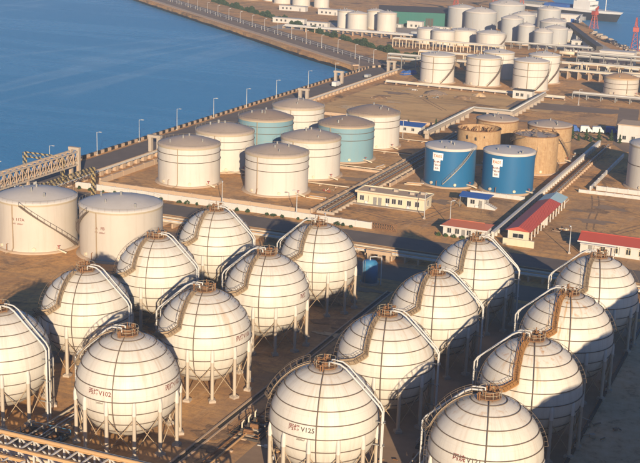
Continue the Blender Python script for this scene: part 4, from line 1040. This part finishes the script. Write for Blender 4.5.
debris(-62,306,14,4,'scattered boards and frames beside the open red roofed shed',('pipe_cream','rust_steel','rubble'),4)
debris(-158,492,16,5,'grey scrap heap on the sand field',('rubble','grey_steel','dark_steel'),5)
debris(-172,508,12,5,'white and grey scrap by the long white pipe line',('ship_white','rubble','grey_steel'),6)
debris(-130,316,10,3,'rusty valves and pipe pieces inside the cream tank bund corner',('rust_steel','red_paint','pipe_cream'),7)
debris(-157,318,12,3,'dark valve pieces between the first two cream tanks',('rust_steel','dark_steel','pipe_white'),8)
# blue tarpaulined stack
o = thing('tarp_stack', 'blue tarpaulin covered stack by the bend of the quay road', 'stack', (-189,552,0), None, R_(60))
mb = MB()
for i in range(9):
    for j in range(5):
        mb.v.append((i*1.2-4.8, j*.9-1.8, .0 if i in (0,8) or j in (0,4) else 1.6+.35*math.sin(i*2.1+j*1.3)))
for i in range(8):
    for j in range(4): mb.f.append((i*5+j,(i+1)*5+j,(i+1)*5+j+1,i*5+j+1)); mb.sm.append(False)
mb.build('tarpaulin', M['roof_blue'], o); MB().box(-4.4,4.4,-1.5,1.5,0,.8).build('goods', M['rubble'], o)
# lone lamp posts and poles among the works
lp2 = make_lamp(6.5, .8)
spots = [(-148.8,286.8,'slim white lamp post behind the long white wall near the first cream tanks'),(-127.2,287.2,'slim white lamp post at the bund corner by the pipe trench'),(-88.6,297,'slim white lamp post behind the dull red roofed building'),(-96.5,300,'slim white lamp post in the yard before the cream office'),
         (-55.6,286.6,'slim white lamp post beside the arched window building'),(-111,268,'slim white lamp post by the pipe bundle'),(-138,400,'slim white lamp post at the back of the cream tank bund'),(-92,420,'slim pale lamp post behind the rusty tanks'),(-100,508,'slim pale lamp post at the edge of the far asphalt'),(-100,300,'slim white lamp post near the office step')]
for i, (x, y, l) in enumerate(spots[:9]):
    o = lp2 if i == 0 else copy_tree(lp2); o.location = (x,y,0); o.rotation_euler.z = random.uniform(0,6); tag(o, l, 'lamp post', 'lamp posts among the works')

# ------------------------------------------------------------------ dock, ship, cranes
ax = Vector((35,-14,0)).normalized(); bow = Vector((-158,915,-3))
o = thing('cargo_ship', 'moored ship with black hull, white deckhouse and blue funnel', 'ship', bow, None, math.atan2(ax.y, ax.x))
L, W = 95, 15
def hull(z0, z1, k0, k1):
    mb = MB(); st_ = []
    for x, w in ((-L,.75),(-L*.9,1),(-L*.3,1),(-L*.16,.86),(-L*.07,.5),(-L*.02,.2),(0,.02)):
        st_.append((x, w))
    def loop(z, k, fl): return [(x+fl*(1+x/L)**4, w*W/2*k, z) for x,w in st_]+[(x+fl*(1+x/L)**4, -w*W/2*k, z) for x,w in st_[::-1]]
    a = loop(z0,k0,0 if z0 < 1 else 3); b = loop(z1,k1,3 if z1 < 6 else 5); n_ = len(a)
    mb.add(a+b, [(i,(i+1)%n_,(i+1)%n_+n_,i+n_) for i in range(n_)]+[tuple(range(n_,2*n_))]); return mb
hull(0,5.5,.9,1).build('hull', M['hull_black'], o); hull(5.55,7.2,1,1.03).build('bulwark', M['ship_white'], o)
MB().box(-34,-20,-5.5,5.5,7.2,13).box(-32,-22,-4.8,4.8,13,16).box(-31,-24,-6.5,6.5,16,18.4).build('deckhouse', M['ship_white'], o)
for k in range(6): MB().box(-19.98,-19.9,-4.6+k*1.6,-3.6+k*1.6,9.4,10.6).build('window', M['glass'], o)
MB().box(-31.2,-23.8,-6.6,6.6,16.9,17.8).build('bridge_window', M['glass'], o)
MB().lathe([(1.8,13),(1.7,21)], 16, (-38,0)).build('funnel', M['roof_blue'], o)
MB().tube([(-10,0,7.2),(-10,0,19)], [.4,.2], 7).build('foremast', M['ship_white'], o)
MB().box(-60,-40,-5,5,7.2,9.2).build('hatch', M['roof_blue'], o); MB().box(-88,-64,-5,5,7.2,9.2).build('hatch', M['grey_steel'], o)
def crane(x, y, h, label, rz, jib, m='red_paint'):
    o = thing('dock_crane', label, 'crane', (x,y,0), 'red dock cranes', rz)
    mb = MB()
    for a,b in ((-1.6,-1.6),(1.6,-1.6),(1.6,1.6),(-1.6,1.6)): mb.bar((a*1.3,b*1.3,0), (a*.5,b*.5,h), .3)
    for k in range(5):
        z0 = h*k/5; z1 = h*(k+1)/5; s0 = 1.3-.8*k/5; s1 = 1.3-.8*(k+1)/5
        for sx,sy,tx,ty in ((-1,-1,1,-1),(1,-1,1,1),(1,1,-1,1),(-1,1,-1,-1)): mb.bar((sx*1.6*s0,sy*1.6*s0,z0), (tx*1.6*s1,ty*1.6*s1,z1), .18)
    mb.build('tower', M[m], o); MB().box(-1.6,1.6,-1.6,1.6,h,h+2.4).build('cab', M[m], o)
    j = MB()
    e = Vector((jib[0],0,h+2+jib[1]))
    for dy in (-.7,.7): j.bar((1,dy,h+2.2), e+Vector((0,dy*.3,0)), .4); j.bar((.5,dy,h+3.4), e+Vector((0,dy*.3,.5)), .3)
    for k in range(8): j.bar(Vector((1,-.7,h+2.2)).lerp(e,k/8), Vector((.5,.7,h+3.4)).lerp(e,(k+1)/8), .2)
    j.build('jib', M[m], o); return o
crane(-157,826,9,'red brown lattice loading tower on the dock in front of the ship',R_(60),(3,3))
crane(-112.5,716,11,'tall red lattice crane at the water edge beside the pale dock stair tower',R_(100),(3,5))
crane(-96,700,9,'red lattice crane at the water edge beyond the white hall',R_(80),(3,4))
crane(-222,890,14,'red crane with raised jib behind the grey tanks by the ship stern',R_(200),(14,10))
crane(-246,905,14,'red crane with raised jib behind the grey tanks, farther from the ship',R_(20),(16,6))
crane(-265,870,12,'red crane with lowered jib behind the green shed and grey tanks',R_(180),(16,3))
o = thing('stair_tower', 'pale striped stair tower at the water edge by the tall red crane', 'tower', (-108,716,0))
for k in range(8): MB().box(-1.7,1.7,-1.7,1.7,k*1.6,k*1.6+1.55).build('panel', M['wall_cream' if k % 2 else 'roof_tile_red'], o)
# sloping dark conveyor on trestles down the dock
o = thing('dock_conveyor', 'long dark covered conveyor on pale trestles running down the dock', 'conveyor', (-127,690,0))
ca, cb = Vector((0,0,3)), Vector((-34,72,8)); MB().bar(ca, cb, 3.6, 2.4).build('gallery', M['dark_steel'], o)
for k in range(7):
    p = ca.lerp(cb,(k+.3)/7); q = Vector((p.x,p.y,0)); d_ = Vector((.9,.43,0))*1.6
    MB().bar(p+d_-Vector((0,0,1)), q+d_*1.3, .45).bar(p-d_-Vector((0,0,1)), q-d_*1.3, .45).build('trestle', M['pipe_white'], o)
# stacked rock armour at the dock edge and causeway toe
rnd = random.Random(21)
ra = thing('rock_armour', 'pale rock armour heaped along the dock edge', 'rocks', (-107,700,-3))
rm = []
for j in range(5):
    mb = MB(); P8 = [Vector((sx*rnd.uniform(.7,1.2),sy*rnd.uniform(.7,1.2),sz*rnd.uniform(.5,.9))) for sz in (-1,1) for sx,sy in ((-1,-1),(1,-1),(1,1),(-1,1))]
    mb.add(P8, [(3,2,1,0),(4,5,6,7),(0,1,5,4),(1,2,6,5),(2,3,7,6),(3,0,4,7)]); rm.append(mb.mesh('rock', M['concrete']))
for j in range(120):
    u = rnd.random(); p = Vector((-2-42*u, 2+95*u, 0))+Vector((rnd.uniform(-1.5,4.5),0,0)); p.z = max(.2, 3.6-abs(p.x+2+42*u)*.8)
    r = link('rock', rnd.choice(rm), ra, p, rnd.uniform(0,6)); s_ = rnd.uniform(.8,1.7); r.scale = (s_,s_,s_)

# bund pipes linking the tanks to the trench, far sheds, road clutter
for i, y in enumerate((320.5,347.2,373.5,397)):
    pipeway(f'pipes on sleepers crossing the cream tank bund, {["first","second","third","fourth"][i]} from the white wall', -180,-126,y,y+1.6,'x',2,.5,5,('pipe_cream','rust_steel'),.16,group='bund cross pipes')
for i, (x0, x1, y0, y1, h, l) in enumerate([(-340,-318,722,726,3,'low pale shed behind the middle hedge of the causeway'),(-312,-298,712,716,3,'small pale shed beside the seaward white far tanks'),(-372,-352,800,805,3.2,'long pale shed before the far tanks behind the hedge'),(-338,-322,790,796,3.6,'grey roofed shed inland of the far tanks behind the hedge'),(-300,-285,770,776,4,'pale shed beside the seaward end of the green shed')]):
    hut(x0,x1,y0,y1,h,l,'wall_white','roof_grey',(3,6,9))

# ------------------------------------------------------------------ air
hz = NT('haze_air'); hz.N.remove(hz.b)
pv = hz.n('ShaderNodeVolumePrincipled'); pv.inputs['Color'].default_value = (.80, .88, .97, 1); pv.inputs['Density'].default_value = .00022
pv.inputs['Anisotropy'].default_value = .1
hz.l(pv.outputs[0], hz.N['Material Output'].inputs['Volume'])
hb = MB().box(-9500,9500,-3500,15500,-7.5,92).build('haze', hz.m); tag(hb, 'thin pale sea haze over the whole harbour', 'haze', kind='stuff')

# row of parked lorries behind the conifers, far yard plant
for i, (x, y, m, l) in enumerate([(-89,447,'roof_blue','blue lorry parked behind the conifers, first from the rusty tanks'),(-84.6,448,'ship_white','white lorry parked behind the conifers next to the blue lorry'),(-80.5,449,'ship_white','white lorry parked behind the conifers in the middle of the row'),(-76,451,'roof_blue','blue lorry parked behind the conifers at the road end'),(-93,446,'tank_lightblue','pale blue lorry parked behind the conifers beside the rusty tank')]):
    vehicle(x,y,R_(15),4.2,2.2,2.5,l,'lorry',m,'parked_lorry')
rnd = random.Random(33)
def yard_vessel(x, y, rz, L, r, m):
    o = thing('yard_vessel', 'small pale horizontal vessel on saddles among the far pipe racks', 'vessel', (x,y,0), 'horizontal vessels in the far yard', rz)
    MB().tube([(-L/2-.3*r,0,r+.8),(-L/2,0,r+.8),(L/2,0,r+.8),(L/2+.3*r,0,r+.8)], [r*.6,r,r,r*.6], 14).build('shell', M[m], o)
    for sx in (-.3,.3): MB().box(sx*L-.25,sx*L+.25,-r*.8,r*.8,0,.9).build('saddle', M['concrete'], o)
    MB().tube([(0,0,2*r+.7),(0,0,2*r+1.5)], .2, 7).build('nozzle', M['grey_steel'], o)
for x, y in [(-118,598),(-106,596),(-94,599),(-82,596),(-122,622),(-110,626),(-98,622),(-150,612),(-162,615),(-176,618),(-186,604),(-140,630),(-150,660),(-140,668),(-128,655),(-236,735),(-246,690),(-238,706)]:
    yard_vessel(x,y,rnd.choice((0,R_(90),R_(12))),rnd.uniform(4,8),rnd.uniform(.8,1.4),rnd.choice(('tank_white','tank_grey','pipe_cream')))
def container(x, y, rz, m):
    o = thing('cargo_container', 'cargo container standing on the dock behind the grey far tanks', 'container', (x,y,0), 'containers on the dock', rz)
    MB().box(-3,3,-1.2,1.2,.05,2.6).build('box', M[m], o); MB().box(2.98,3.04,-1.1,1.1,.15,2.5).build('door', M['grey_steel'], o)
    rb_ = MB().box(-.05,.05,-1.26,-1.2,.15,2.5).mesh('rib', M[m])
    for k in range(9): link('rib', rb_, o, (-2.6+k*.65,0,0))
for k in range(16): container(-196+rnd.uniform(-26,22), 846+rnd.uniform(-30,40), R_(rnd.choice((-20,70))), rnd.choice(('red_paint','roof_blue','tank_grey','tank_rust','ship_white')))
flat_rack('pale pipe rack crossing the gap behind the second line of cream tanks', -200,-118,598,601,5.2,6,m='pipe_cream')
flat_rack('low grey pipe rack in front of the file of grey far tanks', -190,-130,684,687,3.2,5)
debris(-118,362,14,3,'rusty scrap between the pipe trench and the blue tank',('rust_steel','pipe_cream','dark_steel'),31)
debris(-95.5,366,18,3.5,'dark scrap heap between the blue tanks and the rusty tanks',('rust_steel','rubble','dark_steel'),32)
debris(-76.5,405,14,4,'rubble and pipe ends behind the orange streaked rusty tank',('rubble','rust_steel','grey_steel'),33)
debris(-50,300,12,4,'bricks and boards behind the arched window building',('rubble','rust_steel','pipe_cream'),34)
debris(-29.5,188,12,5,'grey rubble strewn along the dark kerb by the gravel',('rubble','concrete'),35)
debris(-180,262,10,4,'dark scrap on the clay yard behind the large cream tanks',('rust_steel','dark_steel'),37)

def heap(x, y, r, h, label, m, seed):
    rnd = random.Random(seed); o = thing('soil_heap', label, 'heap', (x,y,0), 'heaps on the sand field'); mb = MB(); prev = None; prof = []
    for i in range(7):
        u = i/6; ring = [(r*(1-u)*math.cos(6.2832*k/18)*(1+.18*math.sin(k*1.7+seed)+rnd.uniform(-.06,.06)), r*.8*(1-u)*math.sin(6.2832*k/18), h*(1-(1-u)**1.6)*(1+rnd.uniform(-.08,.08))) for k in range(18)]
        prof.append(ring)
    for ring in prof: mb.v += ring
    for i in range(6):
        for k in range(18): mb.f.append((i*18+k, i*18+(k+1)%18, (i+1)*18+(k+1)%18, (i+1)*18+k)); mb.sm.append(True)
    mb.build('soil', M[m], o)
    for k in range(6): a = rnd.uniform(0,6.28); MB().obox((r*.9*math.cos(a),r*.75*math.sin(a),.2), (rnd.uniform(.2,.5),.25,.25), a).build('clod', M['rubble'], o)
for x, y, r, h, l, m, sd in [(-160,503,5,1.6,'grey spoil heap near the long white pipe line','rubble',1),(-146,498,4,1.2,'low brown spoil heap in the middle of the sand field','stain',2),(-176,478,3.5,1.0,'small brown spoil heap by the quay side of the sand field','stain',3),(-142,508,3,1.3,'pale sand heap beside the white hut','dust',4),(-120,470,3,1.0,'small pale sand heap beside the pipe gallery bend','dust',5)]: heap(x,y,r,h,l,m,sd)
for o in [o for o in list(COL.objects) if o.parent is None and o.name.split('.')[0] in ('office_building','low_building','gatehouse')]:
    w = max([c.bound_box[6][0] for c in o.children if c.name.startswith('wall')])
    for k in range(max(1,int(w/6))):
        a = MB().box(2.4+k*6,3.2+k*6,-.42,-.02,.25,.85).build('air_conditioner', M['ship_white'], o); MB().ring((2.8+k*6,-.43,.55), .01, .01, 4, 3)
        MB().tube([(3.25+k*6,-.1,.6),(3.35+k*6,-.1,2.4)], .04, 5).build('hose', M['dark_steel'], a)
for i, (x, y, l) in enumerate([(-130,306,'pipe stack lying inside the bund by the trench side first cream tank'),(-128.5,352,'pipe stack lying inside the bund by the pale blue tank'),(-112,336,'pipe stack lying behind the cream office'),(-68,338,'pipe stack lying beside the open red roofed shed'),(-168,262,'pipe stack lying on the clay yard behind the large cream tanks'),(-76.5,214,'pipe stack lying in the gap beside the drain')]):
    o = thing('pipe_stack', l, 'pipes', (x,y,0), 'stacks of loose pipes', R_((0,80,10,90,15,90)[i]))
    for k, (dy, z) in enumerate(((-.5,.18),(0,.18),(.5,.18),(-.25,.5),(.25,.5))): MB().tube([(-2.5+.2*k,dy,z),(2.5+.15*k,dy,z)], .17, 8).build('pipe', M[('pipe_cream','rust_steel','grey_steel','pipe_orange','pipe_white')[k]], o)
